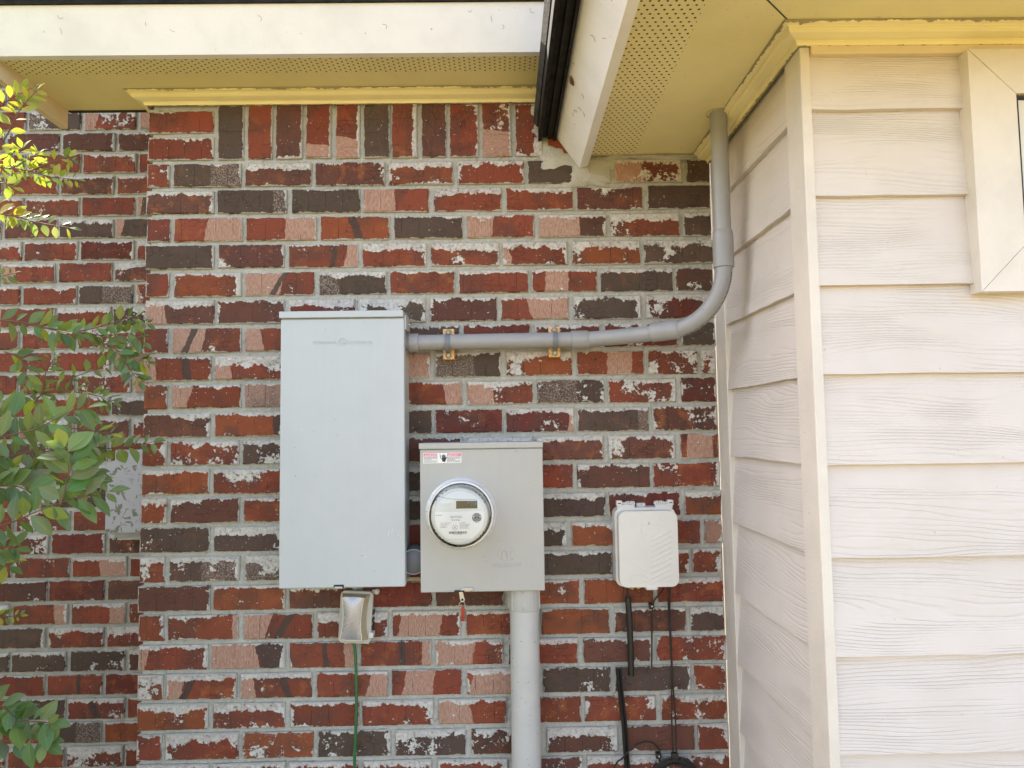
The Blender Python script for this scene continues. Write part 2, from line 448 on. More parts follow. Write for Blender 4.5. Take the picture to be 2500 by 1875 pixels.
# ------------------------------------------------------------------ the house
house = thing('brick_house', 'house of red and brown brick with cream eaves and a white lap-sided wing', 'house')
WX = 1.6278                                             # x of the right end of the brick wall
BASES = dict(R=(.235, .058, .032), O=(.265, .072, .030), D=(.100, .069, .053), M=(.135, .056, .040), P=(.36, .21, .16), K=(.15, .035, .025))
class Bricks:
    def __init__(s): s.mb = MB(); s.att = []; s.uv = []
    def brick(s, org, U, V, N, u0, u1, v0, v1, spec, turned=False, depth=.03):
        """one brick on the plane org+U*u+V*v, outward N; spec like 'R9 p82-100 d60-68 s0-30 c5'"""
        tk = spec.split(); base = BASES[tk[0][0]]; w = float(tk[0][1:] or 4)/10
        p = [2, 2]; d = [2, 2]; sp = [2, 2]; cov = 0.
        for q in tk[1:]:
            if q[0] == 'c': cov = float(q[1:])/10; continue
            a, b = [float(t)/100 for t in q[1:].split('-')]
            if a <= 0: a = -1.
            if b >= 1: b = 2.
            {'p': p, 'd': d, 's': sp}[q[0]][:] = [a, b]
        j = lambda k=.0016: random.uniform(-k, k)
        u0 += j(.002); u1 += j(.002); v0 += j(.001); v1 += j(.001)
        pr = j(.0015); cs = [(u0, v0), (u1, v0), (u1, v1), (u0, v1)]
        cs = [(a+j(), b+j()) for a, b in cs]; mu, mv = (u0+u1)/2, (v0+v1)/2
        def pt(a, b, n): return Vector(org)+U*a+V*b+N*n
        b_ = .0035
        inn = [(a+(b_ if a < mu else -b_), b+(b_ if b < mv else -b_)) for a, b in cs]
        tilt = [j(.001) for _ in cs]
        vs_ = [pt(a, b, pr+t) for (a, b), t in zip(inn, tilt)]+[pt(a, b, pr-.003) for a, b in cs]+[pt(a, b, -depth) for a, b in cs]
        fs = [(0, 1, 2, 3)]
        for i in range(4):
            k = (i+1) % 4; fs += [(4+i, 4+k, k, i), (8+i, 8+k, 4+k, 4+i)]
        s.mb.add(vs_, fs)
        q = inn+cs+cs
        L, H = (u1-u0), (v1-v0)
        for f in fs:
            for i in f:
                uu, vv = q[i][0]-u0, q[i][1]-v0
                if turned: uu, vv = H-vv, uu                     # soldier: length runs downwards
                s.uv.append((uu, vv))
        if turned: L, H = H, L
        rnd = random.random(); k = 1+random.uniform(-.14, .14)
        bc = tuple(x*k*(1+random.uniform(-.05, .05)) for x in base)
        smo = random.choice((0, .12, .3)) if tk[0][0] in 'DP' else random.choice((.1, .5, 1.))
        s.att += [((*bc, w), (p[0], p[1], d[0], d[1]), (sp[0], sp[1], smo, 0), (L, H, cov, rnd))]*9
    def build(s, name, parent, mortar):
        n = len(s.mb.f); mb = s.mb
        mb.mi = 1
        for vs_, fs in mortar: mb.add(vs_, fs)
        o = mb.build(name, [MT['brick'], MT['mortar']], parent, recalc=False); me = o.data
        extra = len(me.polygons)-n
        att = s.att+[((.4, .4, .4, 0), (2, 2, 2, 2), (2, 2, 0, 0), (1, 1, 0, 0))]*extra
        for i, nm in enumerate(('bcol', 'bp', 'bs', 'bdim')):
            a = me.attributes.new(nm, 'FLOAT_COLOR', 'CORNER')
            flat = []
            for pl in me.polygons: flat += list(att[pl.index][i])*pl.loop_total
            a.data.foreach_set('color', flat)
        uvl = me.uv_layers.new(name='UVMap'); nl = len(me.loops)
        uv = s.uv+[(0, 0)]*(nl-len(s.uv)); uvl.data.foreach_set('uv', [c for p in uv for c in p])
        return o
def rand_spec():
    r = random.random(); w = random.randint(3, 8)
    if r < .40:
        t = 'R%d' % w
        if random.random() < .3: a = random.randint(5, 60); t += ' d%d-%d' % (a, a+random.randint(6, 16))
        return t
    if r < .62:
        a, b = random.choice(((-5, 25), (70, 105), (50, 105), (-5, 45), (30, 60), (-5, 14))); return 'R%d p%d-%d' % (w, max(a, 0), min(b, 100))
    if r < .72: return 'M%d' % w
    if r < .90: return 'D%d' % w + random.choice(('', '', ' s55-100', ' s0-35'))
    return 'O%d' % w

X, Y, Z = Vector((1, 0, 0)), Vector((0, 1, 0)), Vector((0, 0, 1))
CH, JW = .08, .0115                                     # course height, joint width
# courses of the front wall, top down: (joint columns in the photo, brick looks)
ROWS = [
 ('418.8 593.9 764.8 943.8 1111.6 1284 1403 1495.7 1670.5', 'R9|D5 s55-100|M7|M8|O7|R10 c4|D9 c4|R8 c8|R7 c4 p0-40|D4 c2'),
 ('526.2 706.2 882 1052.4 1230.4 1403.9 1575.5', 'M5|D4 s80-100|D5|R4 p0-48|R6|R7|M8|D3'),
 ('418.8 596.5 776.2 956.2 1133.8 1310.2 1486 1665', 'R3|R4 p47-100|R3 p57-100|O4 d45-58|D4|R5 p0-38|M5 p0-60 s0-60|R9|D4'),
 ('527.2 698 877.8 1047.5 1223 1391.6 1567.3', 'D3|M5|R4 p82-100 d62-68|R7|R7|R7 p0-12|O8|D8'),
 ('417.1 593.9 772 948.7 1116.5 1294.9 1463.2 1647', 'R5|O6|R5 p0-54 d44-52|D5 s0-30|R4|R4|R4 p20-56|D4|M6'),
 ('524.9 699 871.3 1044 1219.7 1393.2 1571.3', 'M7 p0-28|M7|K7|D9|M8|R5 p42-100|D8|K7'),
 ('414.9 593.3 770 945 1127 1298.8 1470.3 1660', 'R6|R5 p0-46 d20-30|R4 p0-25|D5|D5|K5|K6|K8|D7'),
 ('517.4 695 875 1057 1228.8 1403 1577 1708', 'R7 p0-18 d58-70|R8 p0-23|R6|R6 p40-100|D5 s0-60|O10|R6 p45-82|R10|R9'),
 ('412.3 592.3 768 950 1134.4 1304.3 1481.7 1657.5', 'O7|R6 p0-26|P5 s0-100|R5|R4 d12-26 p75-100|R7 p0-40|D6 s0-60|R8|K8'),
 ('517.9 695 880 1058.6 1232 1407 1588', 'M6|O7 d86-100|R5|D5|K6|K6 p92-100|D4 s85-100|M8|R7 p0-34'),
 ('408.6 585.3 765 950 1135 1306 1478.6 1654.7', 'R9|R10|D7|R5|M6|K9|M6|M7|R5 p18-85'),
 ('516.5 695 880 1058.6 1232 1405 1591', 'O5|R8|R5|D5|D6|R5|M7|R9'),
 ('409.4 588.8 770 950 1135 1310 1484 1665.8', 'O7|M8|R6|R5|D5|R5|D6|K7|O6'),
 ('515 695 880 1060 1236 1389.6 1560 1714.7', 'D6|D8|R5|R5|M6|D7|O6|R5|P6'),
 ('406 590 770 950 1137 1320 1501.6 1688', 'R7|D8 s45-100|D9 s0-60|R5|R5|M5|D5|R5|R8'),
 ('515.5 700.4 879 1059 1236 1420.7 1601.8', 'M7|O4|M6|K4|M4|O4|O4|R6'),
 ('404.9 586.5 767.8 952.4 1131.7 1316.6 1494.2 1681.8', 'R7|R6 p92-100|R5 p0-36 d52-64|R7|R5 p10-72|R4|O4|M5|D6'),
 ('510.7 699.5 873.6 1055.5 1236 1417 1596.6', 'R5 p0-13|R5 p0-64 d65-100|R4 p82-100 d50-58|R4 p88-100 d55-64|R7 p0-57|R5 d0-28|M7|R9'),
 ('400 581.3 766.2 952.4 1132.8 1320 1497 1691', 'O10|R5 p0-23 d26-36|R4 p0-20 d58-68|R4 p73-100|R5 p18-60|R6 p8-90|D6|D5|R9'),
 ('512.3 701 880 1063 1241 1423.8 1608.6', 'O7|R7|R6|R8|R6 p0-48|R7 d0-26|R8|R9'),
 ('397.4 584.6 771 959.9 1143.8 1328.6 1513.5 1701', 'R7|R9|O9|D9|D7|M9|M8|M5|R6'),
 ('515 700 880 1062 1245 1428 1615', 'R8|R9|R8|R8|R9|M9|R8|R8'),
]
bk = Bricks()
for r in range(29):
    z1 = Z0-CH*r-JW/2; z0 = Z0-CH*(r+1)+JW/2
    if r < len(ROWS):
        xs = [x_at(float(q), (z0+z1)/2) for q in ROWS[r][0].split()]; sp = ROWS[r][1].split('|')
    else:
        xs = [(.07 if r % 2 == 0 else .2)+.2*k for k in range(8 if r % 2 == 0 else 7)]; sp = [rand_spec() for _ in range(9)]
    e = [-JW/2]+xs+[WX+.004]
    for i in range(len(e)-1):
        bk.brick((0, 0, 0), X, Z, -Y, e[i]+JW/2, e[i+1]-JW/2, z0, z1, sp[i])
# soldier course over it, with two stretchers at the corner
for k, s_ in ((1, 'R4'), (2, 'R6')):
    zb = Z0+CH*(2-k)+JW/2
    bk.brick((0, 0, 0), X, Z, -Y, 0, x_at(521, zb), zb, zb+CH-JW-(.004 if k == 1 else 0), s_)
sx = [x_at(q, Z0+.08) for q in (527, 600.4, 668.8, 742, 813.6, 882, 953.6, 1023, 1093.7, 1173.5, 1251.6, 1330)]
so_ = 'D3|R3|M4|R3 p75-100|R3 p62-100|D3|R4|M4|R5|R5 p52-100|R8|R8 c3'.split('|')
sx.append(sx[-1]+.08)
for i in range(12): bk.brick((0, 0, 0), X, Z, -Y, sx[i]+JW/2, sx[i+1]-JW/2, Z0+JW/2, Z0+.166, so_[i], True)
for i in range(4): bk.brick((0, 0, 0), X, Z, -Y, sx[12]+.08*i+JW/2, min(sx[12]+.08*(i+1)-JW/2, WX), Z0+JW/2, Z0+.05, 'R8 c8', True)
# left return of the same wall, running back to the wing
for r in range(-2, 29):
    z1 = Z0-CH*r-JW/2; z0 = Z0-CH*(r+1)+JW/2
    e = [.0] + ([.2, .4, .5] if r % 2 == 0 else [.07, .27, .47, .5])
    for i in range(len(e)-1):
        bk.brick((0, 0, 0), Y, Z, -X, e[i]+(JW/2 if i else .004), e[i+1]-JW/2, z0, z1, rand_spec())
md = .0095                                                # the joints are struck back from the brick faces
def sheet(P0, P1, P2, P3, nu=60, nv=60, amp=.0022):
    """a slightly wavy mortar sheet"""
    P0, P1, P2, P3 = map(Vector, (P0, P1, P2, P3)); vs_ = []; fs = []; nn = (P1-P0).cross(P3-P0).normalized()
    for j in range(nv+1):
        for i in range(nu+1):
            a, b = i/nu, j/nv; p = (P0*(1-a)+P1*a)*(1-b)+(P3*(1-a)+P2*a)*b
            vs_.append(p+nn*random.uniform(-amp, amp)*(0 < i < nu))
    for j in range(nv):
        for i in range(nu): k = j*(nu+1)+i; fs.append((k, k+1, k+nu+2, k+nu+1))
    return vs_, fs
ZT = 2.60
mort = [sheet((md, md, 0), (WX, md, 0), (WX, md, ZT), (md, md, ZT), 160, 240),
        sheet((md, .5, 0), (md, md, 0), (md, md, ZT), (md, .5, ZT), 40, 200)]
bk.build('brick_wall', house, mort)
# the brick wing set back on the left
WY = .5
bw = Bricks()
WROW = {-4: 'M6|M6|M7|R5', -3: 'R5|R6|R5|M9', -2: 'R5|M5|R6|D6', -1: 'R5|R5|D6 p0-8|D6', 0: 'M5|D7|D4 p0-14|K5', 1: 'R4|K6|R6|R3', 2: 'R5 p0-25|R5|M6|D7', 3: 'R8|D4 s45-100|R8 p0-8|R5',
        4: 'R4|R6|D5|R4', 5: 'R6|R8|R5|R5', 6: 'R6|R7|P9|D5', 7: 'R5|R5|R5 p0-25|R5', 8: 'R5|R7|D6|K6', 9: 'P6|M5|R6|D6', 10: 'D6|D6|R6|D6', 11: 'R5|K8|R6 p20-70|R5',
        14: 'R6|K5|M8|R5', 15: 'R5|R6 p50-100|R5 p45-100|R5', 16: 'M4|K5|M5|R4', 17: 'R5 p75-100|R6 p72-100|R6 p70-100|K4', 18: 'D5|R6|R7|R4', 19: 'D6|D6|M5|K5', 20: 'R4|R5 d55-62|K5|R5'}
for r in range(-14, 29):
    z1 = Z0-.0025-CH*r-JW/2; z0 = z1-CH+JW
    x = -.0-(.1 if r % 2 else .0)-(.077 if r % 2 == 0 else .1-.0)+.0
    x = (-.0975 if r % 2 else -.0) - (.0 if r % 2 else -.0)
    # visible joint columns: odd rows at -.30,-.50,-.70; even rows at -.375,-.575
    j0 = -.0985 if r % 2 else -.1745
    es = [.0, j0]+[j0-.2*k for k in range(1, 16)]
    sp = WROW.get(r, '').split('|')
    for i in range(len(es)-1):
        s_ = sp[3-i] if i < 4 and len(sp) == 4 else rand_spec()
        bw.brick((0, WY, 0), X, Z, -Y, es[i+1]+JW/2, es[i]-(JW/2 if i else .002), z0, z1, s_)
bw.build('brick_wall', house, [sheet((-3.2, WY+md, 0), (0, WY+md, 0), (0, WY+md, 3.5), (-3.2, WY+md, 3.5), 200, 220)])['label'] = 'shaded brick wing wall set back on the left'

# ---- lap siding (return wall facing left, front wall facing the camera)
ZL = [2.4, 2.186, 2.008, 1.828, 1.6495, 1.471, 1.2925, 1.1055, .9235, .745, .567, .389, .211, .03]
def siding(name, org, U, N, u0, u1, label):
    mb = MB(); uvs = []; rn = []
    for i in range(len(ZL)-1):
        zt, zb = ZL[i], ZL[i+1]; n = 24; r = random.random()
        dz = [random.uniform(-.0012, .0012) for _ in range(n+1)]
        vs_ = []
        for k in range(n+1):
            a = u0+(u1-u0)*k/n
            for (z, d) in ((zt+.004, .0), (zb+dz[k], .0145), (zb+dz[k], -.004)):
                p = Vector(org)+U*a+N*d; vs_.append((p.x, p.y, z))
        fs = []
        for k in range(n):
            b = 3*k; fs += [(b, b+1, b+4, b+3), (b+1, b+2, b+5, b+4)]
        mb.add(vs_, fs)
        for f in fs:
            for q in f: uvs.append((u0+(u1-u0)*(q//3)/n, vs_[q][2])); rn.append(r)
    o = mb.build(name, MT['siding'], house, recalc=False); me = o.data
    me.uv_layers.new(name='UVMap').data.foreach_set('uv', [c for p in uvs for c in p])
    me.attributes.new('plank', 'FLOAT_COLOR', 'CORNER').data.foreach_set('color', [c for r in rn for c in (r, r, r, r)])
    o['label'] = label; return o
siding('lap_siding', (WX+.0165, 0, 0), -Y, -X, .0, .60, 'shaded lap siding of the short return wall')
siding('lap_siding', (0, -.596, 0), X, -Y, WX+.016, 3.4, 'pale wood-grained lap siding facing front')
MB().box((WX, -.082, 0), (WX+.03, .004, 2.345), .0025).build('corner_trim', MT['trim'], house)
MB().box((WX, -.612, 0), (WX+.0205, -.534, 2.345), .0025).build('corner_board', MT['trim'], house)
# backing of the wing box so that nothing shows through
MB().box((WX+.0225, -.59, 0), (3.4, .5, 2.343)).build('wall_core', MT['trim'], house)

# ---- crown mouldings
PROF = [(0., -.003), (.009, -.003), (.011, .0035), (.013, .0035), (.013, .0055), (.020, .0065), (.032, .0105), (.036, .0145), (.0365, .0185), (.039, .0185), (.040, .0205), (.048, .0225), (.050, .0265)]
def crown(name, pts, out, z, mb=None, sc=1.):
    """pts: path corners on the wall, out: per corner the outward mitre vector; profile grows outwards as it rises to z"""
    mb = MB(); n = len(PROF); vs_ = []; fs = []; uvs = []
    for p, o_ in zip(pts, out):
        for d, h in PROF: vs_.append((p[0]+o_[0]*d*sc, p[1]+o_[1]*d*sc, z-.0265+h))
    le = [0]
    for i in range(len(pts)-1): le.append(le[-1]+(Vector(pts[i+1])-Vector(pts[i])).length)
    for i in range(len(pts)-1):
        for k in range(n-1): fs.append((i*n+k, (i+1)*n+k, (i+1)*n+k+1, i*n+k+1))
    mb.add(vs_, fs, False); o = mb.build(name, MT['crown'], house, recalc=False)
    for f in fs:
        for q in f: uvs.append((le[q//n], (q % n)/(n-1)))
    o.data.uv_layers.new(name='UVMap').data.foreach_set('uv', [c for p in uvs for c in p])
    return o
SZ1, SZ2 = 2.53, 2.345
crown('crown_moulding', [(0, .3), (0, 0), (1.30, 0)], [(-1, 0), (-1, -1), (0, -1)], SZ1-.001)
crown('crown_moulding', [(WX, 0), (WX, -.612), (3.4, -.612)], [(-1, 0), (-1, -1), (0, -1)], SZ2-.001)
# frieze strips under the front crown
MB().box((WX+.021, -.618, SZ2-.047), (3.4, -.590, SZ2-.029), .002).build('frieze', MT['cream'], house)

# ---- main eave: soffit, front fascia, end board, drip edge, roof
SL = .63
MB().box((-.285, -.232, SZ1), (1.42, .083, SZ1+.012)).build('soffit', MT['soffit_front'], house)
MB().prism([(-.232, SZ1-.006), (-.212, SZ1-.006), (-.270, 2.628), (-.292, 2.628)], (-.32, 1.45), 0).build('fascia', MT['fascia'], house)['label'] = 'white front fascia board of the main eave'
MB().prism([(-.205, SZ1-.048), (.083, SZ1-.057), (.083, 2.62), (-.262, 2.62)], (-.305, -.285), 0).build('end_board', MT['cream'], house)
MB().box((-.285, .083, SZ1-.004), (.0, .092, SZ1+.06)).build('soffit_end', MT['dark'], house)
mb = MB()
mb.prism([(-.296, 2.622), (-.290, 2.622), (-.290, 2.648), (-.296, 2.650)], (-.33, 1.46), 0)
mb.prism([(-.306, 2.640), (-.297, 2.640), (-.297, 2.655), (-.309, 2.655)], (-.33, 1.46), 0)
mb.build('drip_edge', MT['drip'], house)
mb = MB()
def slab(mb, P, t=.02):
    P = [Vector(p) for p in P]; n = (P[1]-P[0]).cross(P[2]-P[0]).normalized()
    if n.z < 0: n = -n
    k = len(P); vs_ = P+[p+n*t for p in P]
    mb.add(vs_, [tuple(range(k))[::-1], tuple(range(k, 2*k))]+[(i, (i+1) % k, k+(i+1) % k, k+i) for i in range(k)])
yr = 3.2
slab(mb, [(-.34, -.31, 2.650), (3.5, -.31, 2.650), (3.5, yr, 2.650+(yr+.31)*SL), (-.34, yr, 2.650+(yr+.31)*SL)])
mb.build('roof', MT['shingle'], house)
# gable end under the main roof, and unseen wing eave raised to block sun
MB().prism([(.5, 2.6), (.0, 2.60), (.0, 2.82), (yr, 4.8), (yr, 2.6)], (.0, .02), 0).build('gable', MT['trim'], house)
MB().box((-3.3, .28, 3.32), (-.02, WY, 3.335)).build('soffit', MT['cream'], house)
MB().box((-3.3, .262, 3.305), (-.02, .28, 3.42), .002).build('fascia', MT['fascia'], house)
mb = MB(); slab(mb, [(-3.3, .25, 3.42), (-.01, .25, 3.42), (-.01, 2.6, 3.42+2.35*SL), (-3.3, 2.6, 3.42+2.35*SL)]); mb.build('roof', MT['shingle'], house)

# ---- right eave: soffit, tilted fascia, black drip edge, roof
FX0, FX1, FY = 1.2465, 1.181, -.985                       # fascia bottom / top x, front end of the eave
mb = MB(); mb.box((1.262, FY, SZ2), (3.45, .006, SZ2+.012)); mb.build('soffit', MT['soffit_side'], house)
mb = MB(); mb.box((-.0012, 0, -.0006), (.0012, .44, .0006), mat=Matrix.Translation((WX-.045, -.662, SZ2-.0004)) @ Matrix.Rotation(math.radians(135), 4, 'Z')); mb.build('mitre_joint', MT['dark'], house)
MB().prism([(FX0, 2.303), (FX0+.024, 2.310), (FX1+.03, 2.412), (FX1, 2.395)], (FY-.02, -.002), 1).build('fascia', MT['fascia'], house)['label'] = 'tilted white fascia board of the right eave'
MB().prism([(FY, 2.31), (FY+.02, 2.31), (FY-.04, 2.40), (FY-.06, 2.40)], (1.245, 3.45), 0).build('fascia', MT['fascia'], house)
mb = MB()
for a, b, z0, z1 in ((1.128, 1.139, 2.384, 2.425), (1.141, 1.152, 2.394, 2.428), (1.154, 1.170, 2.390, 2.430), (1.172, 1.1795, 2.384, 2.432)):
    mb.prism([(a, z0), (b, z0+.003), (b, z1), (a, z1)], (FY-.07, -.001), 1)
mb.box((1.129, FY-.07, 2.400), (1.1785, -.001, 2.424)); mb.build('drip_edge', MT['drip'], house)
mb = MB(); H = lambda x: 2.428+(x-1.125)*SL
slab(mb, [(1.125, FY-.08, H(1.125)), (1.125, .3, H(1.125)), (2.40, .9, H(2.40)), (2.40, FY-.08+1.275, H(2.40))])
slab(mb, [(1.125, FY-.08, H(1.125)), (3.5, FY-.08, H(1.125)), (3.5, FY-.08+1.275, H(2.40)), (2.40, FY-.08+1.275, H(2.40))])
mb.build('roof', MT['shingle'], house)
# mortar parged round the end of the fascia
def blob(mb, c, rx, rz, ry, n=9, seed=1):
    rr = random.Random(seed); vs_ = [(c[0], c[1]-ry, c[2])]; fs = []; k = 28
    for i in range(1, n+1):
        a = i/n
        for j in range(k):
            t = 2*math.pi*j/k; q = 1+.25*math.sin(3*t+seed)+.12*math.sin(7*t)+rr.uniform(-.07, .07)
            vs_.append((c[0]+rx*a*q*math.cos(t), c[1]-ry*(1-a**2.2)+rr.uniform(-.001, .001), c[2]+rz*a*q*math.sin(t)))
    for j in range(k): fs.append((0, 1+j, 1+(j+1) % k))
    for i in range(n-1):
        for j in range(k): fs.append((1+i*k+j, 1+(i+1)*k+j, 1+(i+1)*k+(j+1) % k, 1+i*k+(j+1) % k))
    mb.add(vs_, fs, True)
mb = MB(); blob(mb, (1.18, .006, 2.335), .062, .045, .010, seed=2); blob(mb, (1.26, .006, 2.285), .060, .040, .009, seed=3); blob(mb, (1.32, .006, 2.325), .075, .020, .009, seed=5); blob(mb, (1.50, .006, 2.337), .12, .009, .012, seed=6)
mb.build('mortar_patch', MT['mortar'], house)

# ---- curled scuffs left on the fascias
def scuff(mb, p, U, V, s, kind, rnd=random):
    a0 = rnd.uniform(0, 6.28); pts = []
    for i in range(7):
        t = i/6; a = a0+(1.7*t if kind else .5*t); x = s*(t-.5); y = s*.45*math.sin(3.1*t)*(1 if kind else .15)
        c, d = math.cos(a0), math.sin(a0); pts.append(p+U*(x*c-y*d)+V*(x*d+y*c))
    mb.tube(pts, .0004, 5)
mb = MB(); U1 = X; V1 = Vector((0, -.06, .1)).normalized(); rr = random.Random(4)
for x, y in ((130, 35), (132, 68), (315, 52), (372, 66), (410, 72), (412, 92), (735, 68), (830, 58), (832, 80), (1062, 40), (1085, 58), (1108, 72), (1015, 22), (695, 100), (1150, 22), (560, 40)):
    p = at(x, y, 1, -.262); t = (p.z-(SZ1-.006))/.104; p = at(x, y, 1, -.232-.060*t-.0008); scuff(mb, p, U1, V1, .010 if x % 2 else .014, x % 3)
mb.build('scuff_marks', MT['scuff'], house)
mb = MB(); V2 = Vector((-.0655, 0, .092)).normalized(); NF = Vector((-.092, 0, -.0655)).normalized()
def on_fascia(x, y):
    d = FW*F_PX+RT*(x*2500/2212-1250)-UP*(y*2500/2212-937.5); p0 = Vector((FX0, 0, 2.303))
    return CAM+d*((p0-CAM).dot(NF)/d.dot(NF))+NF*.0008
for x, y, s_ in ((1281, 83, .030), (1306, 83, .026), (1258, 207, .022), (1253, 237, .028), (1245, 243, .03), (1262, 247, .022), (1238, 247, .016), (1242, 268, .006), (1240, 136, .01)):
    scuff(mb, on_fascia(x, y), Y, V2, s_*.6, x % 2 or x == 1258, rr)
mb.build('scuff_marks', MT['scuff'], house)
p = on_fascia(1238, 174); c_ = MB(); c_.tube([p-Y*.012+NF*.002+V2*.008, p-Y*.005+NF*.004+V2*.003, p+Y*.003+NF*.004-V2*.002, p+Y*.014+NF*.001-V2*.006], [.0012, .004, .0045, .0008], 8)
tag(c_.build('insect_cocoon', MT['cocoon']), 'small brown cocoon stuck on the white face of the right fascia', 'cocoon')

# ---- window at the right edge
win = MB(); wx0, wx1, wz0, wz1, cw = 1.957, 2.75, 1.8066, 2.298, .093
def mitred(mb, pts, y0, y1):
    mb.prism(pts, (y0, y1), 1, .002)
mitred(win, [(wx0, wz0), (wx0+cw-.0006, wz0+cw), (wx0+cw-.0006, wz1-cw), (wx0, wz1-.0008)], -.632, -.598)
mitred(win, [(wx0+.0012, wz1), (wx0+cw, wz1-cw+.0008), (wx1-cw, wz1-cw+.0008), (wx1, wz1)], -.632, -.598)
mitred(win, [(wx0+.0012, wz0), (wx0+cw, wz0+cw-.0008), (wx1-cw, wz0+cw-.0008), (wx1, wz0)], -.632, -.598)
mitred(win, [(wx1, wz0+.0008), (wx1-cw+.0006, wz0+cw), (wx1-cw+.0006, wz1-cw), (wx1, wz1-.0008)], -.632, -.598)
wo = win.build('window', MT['trim'], house)
mb = MB(); a, b, c, d = wx0+cw, wx1-cw, wz0+cw, wz1-cw
for q in (((a+.003, c), (a+.008, d)), ((b-.008, c), (b-.003, d)), ((a+.008, d-.008), (b-.008, d-.003)), ((a+.008, c+.003), (b-.008, c+.008))):
    mb.box((q[0][0], -.625, q[0][1]), (q[1][0], -.60, q[1][1]))
mb.build('gasket', MT['dark'], wo)
mb = MB()
for q in (((a+.008, c+.008), (a+.035, d-.008)), ((b-.035, c+.008), (b-.008, d-.008)), ((a+.035, d-.035), (b-.035, d-.008)), ((a+.035, c+.008), (b-.035, c+.035))):
    mb.box((q[0][0], -.622, q[0][1]), (q[1][0], -.60, q[1][1]), .002)
mb.build('sash', MT['white_plastic'], wo)
mb = MB(); mb.box((a+.035, -.608, c+.035), (b-.035, -.604, d-.035)); mb.build('pane', MT['pane'], wo)

# ------------------------------------------------------------------ breaker panel
pan = thing('electrical_panel', 'tall pale grey breaker panel box, the larger metal box on the brick wall', 'electrical panel', (.59, 0, 1.14))
def P_(o): o.matrix_parent_inverse = o.parent.matrix_world.inverted() if o.parent else Matrix.Identity(4); return o
def put(mb, name, mat, par, **k):
    o = mb.build(name, mat, par, **k); o.location = -par.location; return o
def puttext(*a, **k):
    o = text(*a, **k); par = o.parent
    while par.parent: par = par.parent
    if o.parent == par: o.location = -par.location
    return o
px0, px1, pz0, pz1, py = .4225, .7535, 1.1435, 1.8735, -.118
put(MB().box((px0+.004, py+.008, pz0+.004), (px1-.004, .004, pz1-.004), .003), 'body', MT['panel_side'], pan)
put(MB().box((px0+.0012, py, pz0), (px1, py+.03, pz1-.0205), .0035, 3), 'cover', MT['panel'], pan)
mb = MB(); mb.box((px0-.002, py-.006, pz1-.018), (px1-.002, .0, pz1), .002); mb.box((px1-.002, py+.012, pz1-.050), (px1+.0035, -.03, pz1-.012), .001)
put(mb, 'rain_lip', MT['panel'], pan)
mb = MB(); 
for z in (pz1-.034,): mb.lathe([(.0035, 0), (.0035, -.004), (.002, -.005)], (0, 0), 12, cap1=True)
sc_ = mb.build('screw', MT['steel'], pan); sc_.data.transform(Matrix.Translation((px1+.0035, -.06, pz1-.03)) @ Matrix.Rotation(math.pi/2, 4, 'Z')); sc_.location = -pan.location
lx, lz = .5805, 1.1525
put(MB().box((lx-.013, py-.0015, pz0+.0005), (lx+.013, py+.004, pz0+.0085)), 'latch_slot', MT['dark'], pan)
put(MB().box((lx-.011, py-.006, pz0-.0015), (lx+.010, py+.004, pz0+.0045), .002), 'latch', MT['steel'], pan)
ge = at(738, 738, 1, py); ER = None
for body, xa in (('GENERAL', 676), ('ELECTRIC', 751)):
    p = at(xa, 743, 1, py); w = (at(727 if xa == 676 else 804, 743, 1, py)-p).x
    o = puttext('lettering', body, .0112, (p.x, py-.0002, p.z), MT['panel'], pan, extrude=.0014, spacing=1.6)
    bb = max(v.co.x for v in o.data.vertices)-p.x; s_ = w/bb
    for v in o.data.vertices: v.co.x = p.x+(v.co.x-p.x)*s_
mb = MB(); c0 = at(739.5, 738, 1, py)
ring = lambda r, cx, cz, n=28, y=py-.0004: [(cx+r*math.cos(2*math.pi*i/n), y, cz+r*math.sin(2*math.pi*i/n)) for i in range(n)]
mb.tube(ring(.0098, c0.x, c0.z), .0008, 6, close=True)
for sx_ in (-1, 1):
    mb.tube(bez([(c0.x+sx_*.0008, py-.0004, c0.z+.004), (c0.x+sx_*.004, py-.0004, c0.z+.0055), (c0.x+sx_*.0062, py-.0004, c0.z+.001), (c0.x+sx_*.003, py-.0004, c0.z-.001), (c0.x+sx_*.0015, py-.0004, c0.z-.005), (c0.x+sx_*.0055, py-.0004, c0.z-.005), (c0.x+sx_*.0052, py-.0004, c0.z-.002)], 5), .0007, 5)
put(mb, 'round_emblem', MT['panel'], pan)
mb = MB()
for x, y, s_ in ((838, 1158, .016), (846, 1152, .014), (864, 1165, .010), (860, 1158, .006), (790, 1205, .004), (650, 930, .004)):
    p = at(x, y, 1, py-.0006); mb.tube([p, p+Vector((s_*.12, 0, s_*.5)), p+Vector((s_*.3, 0, s_))], [.0003, .0008, .0003], 5)
put(mb, 'scratches', MT['label'], pan)

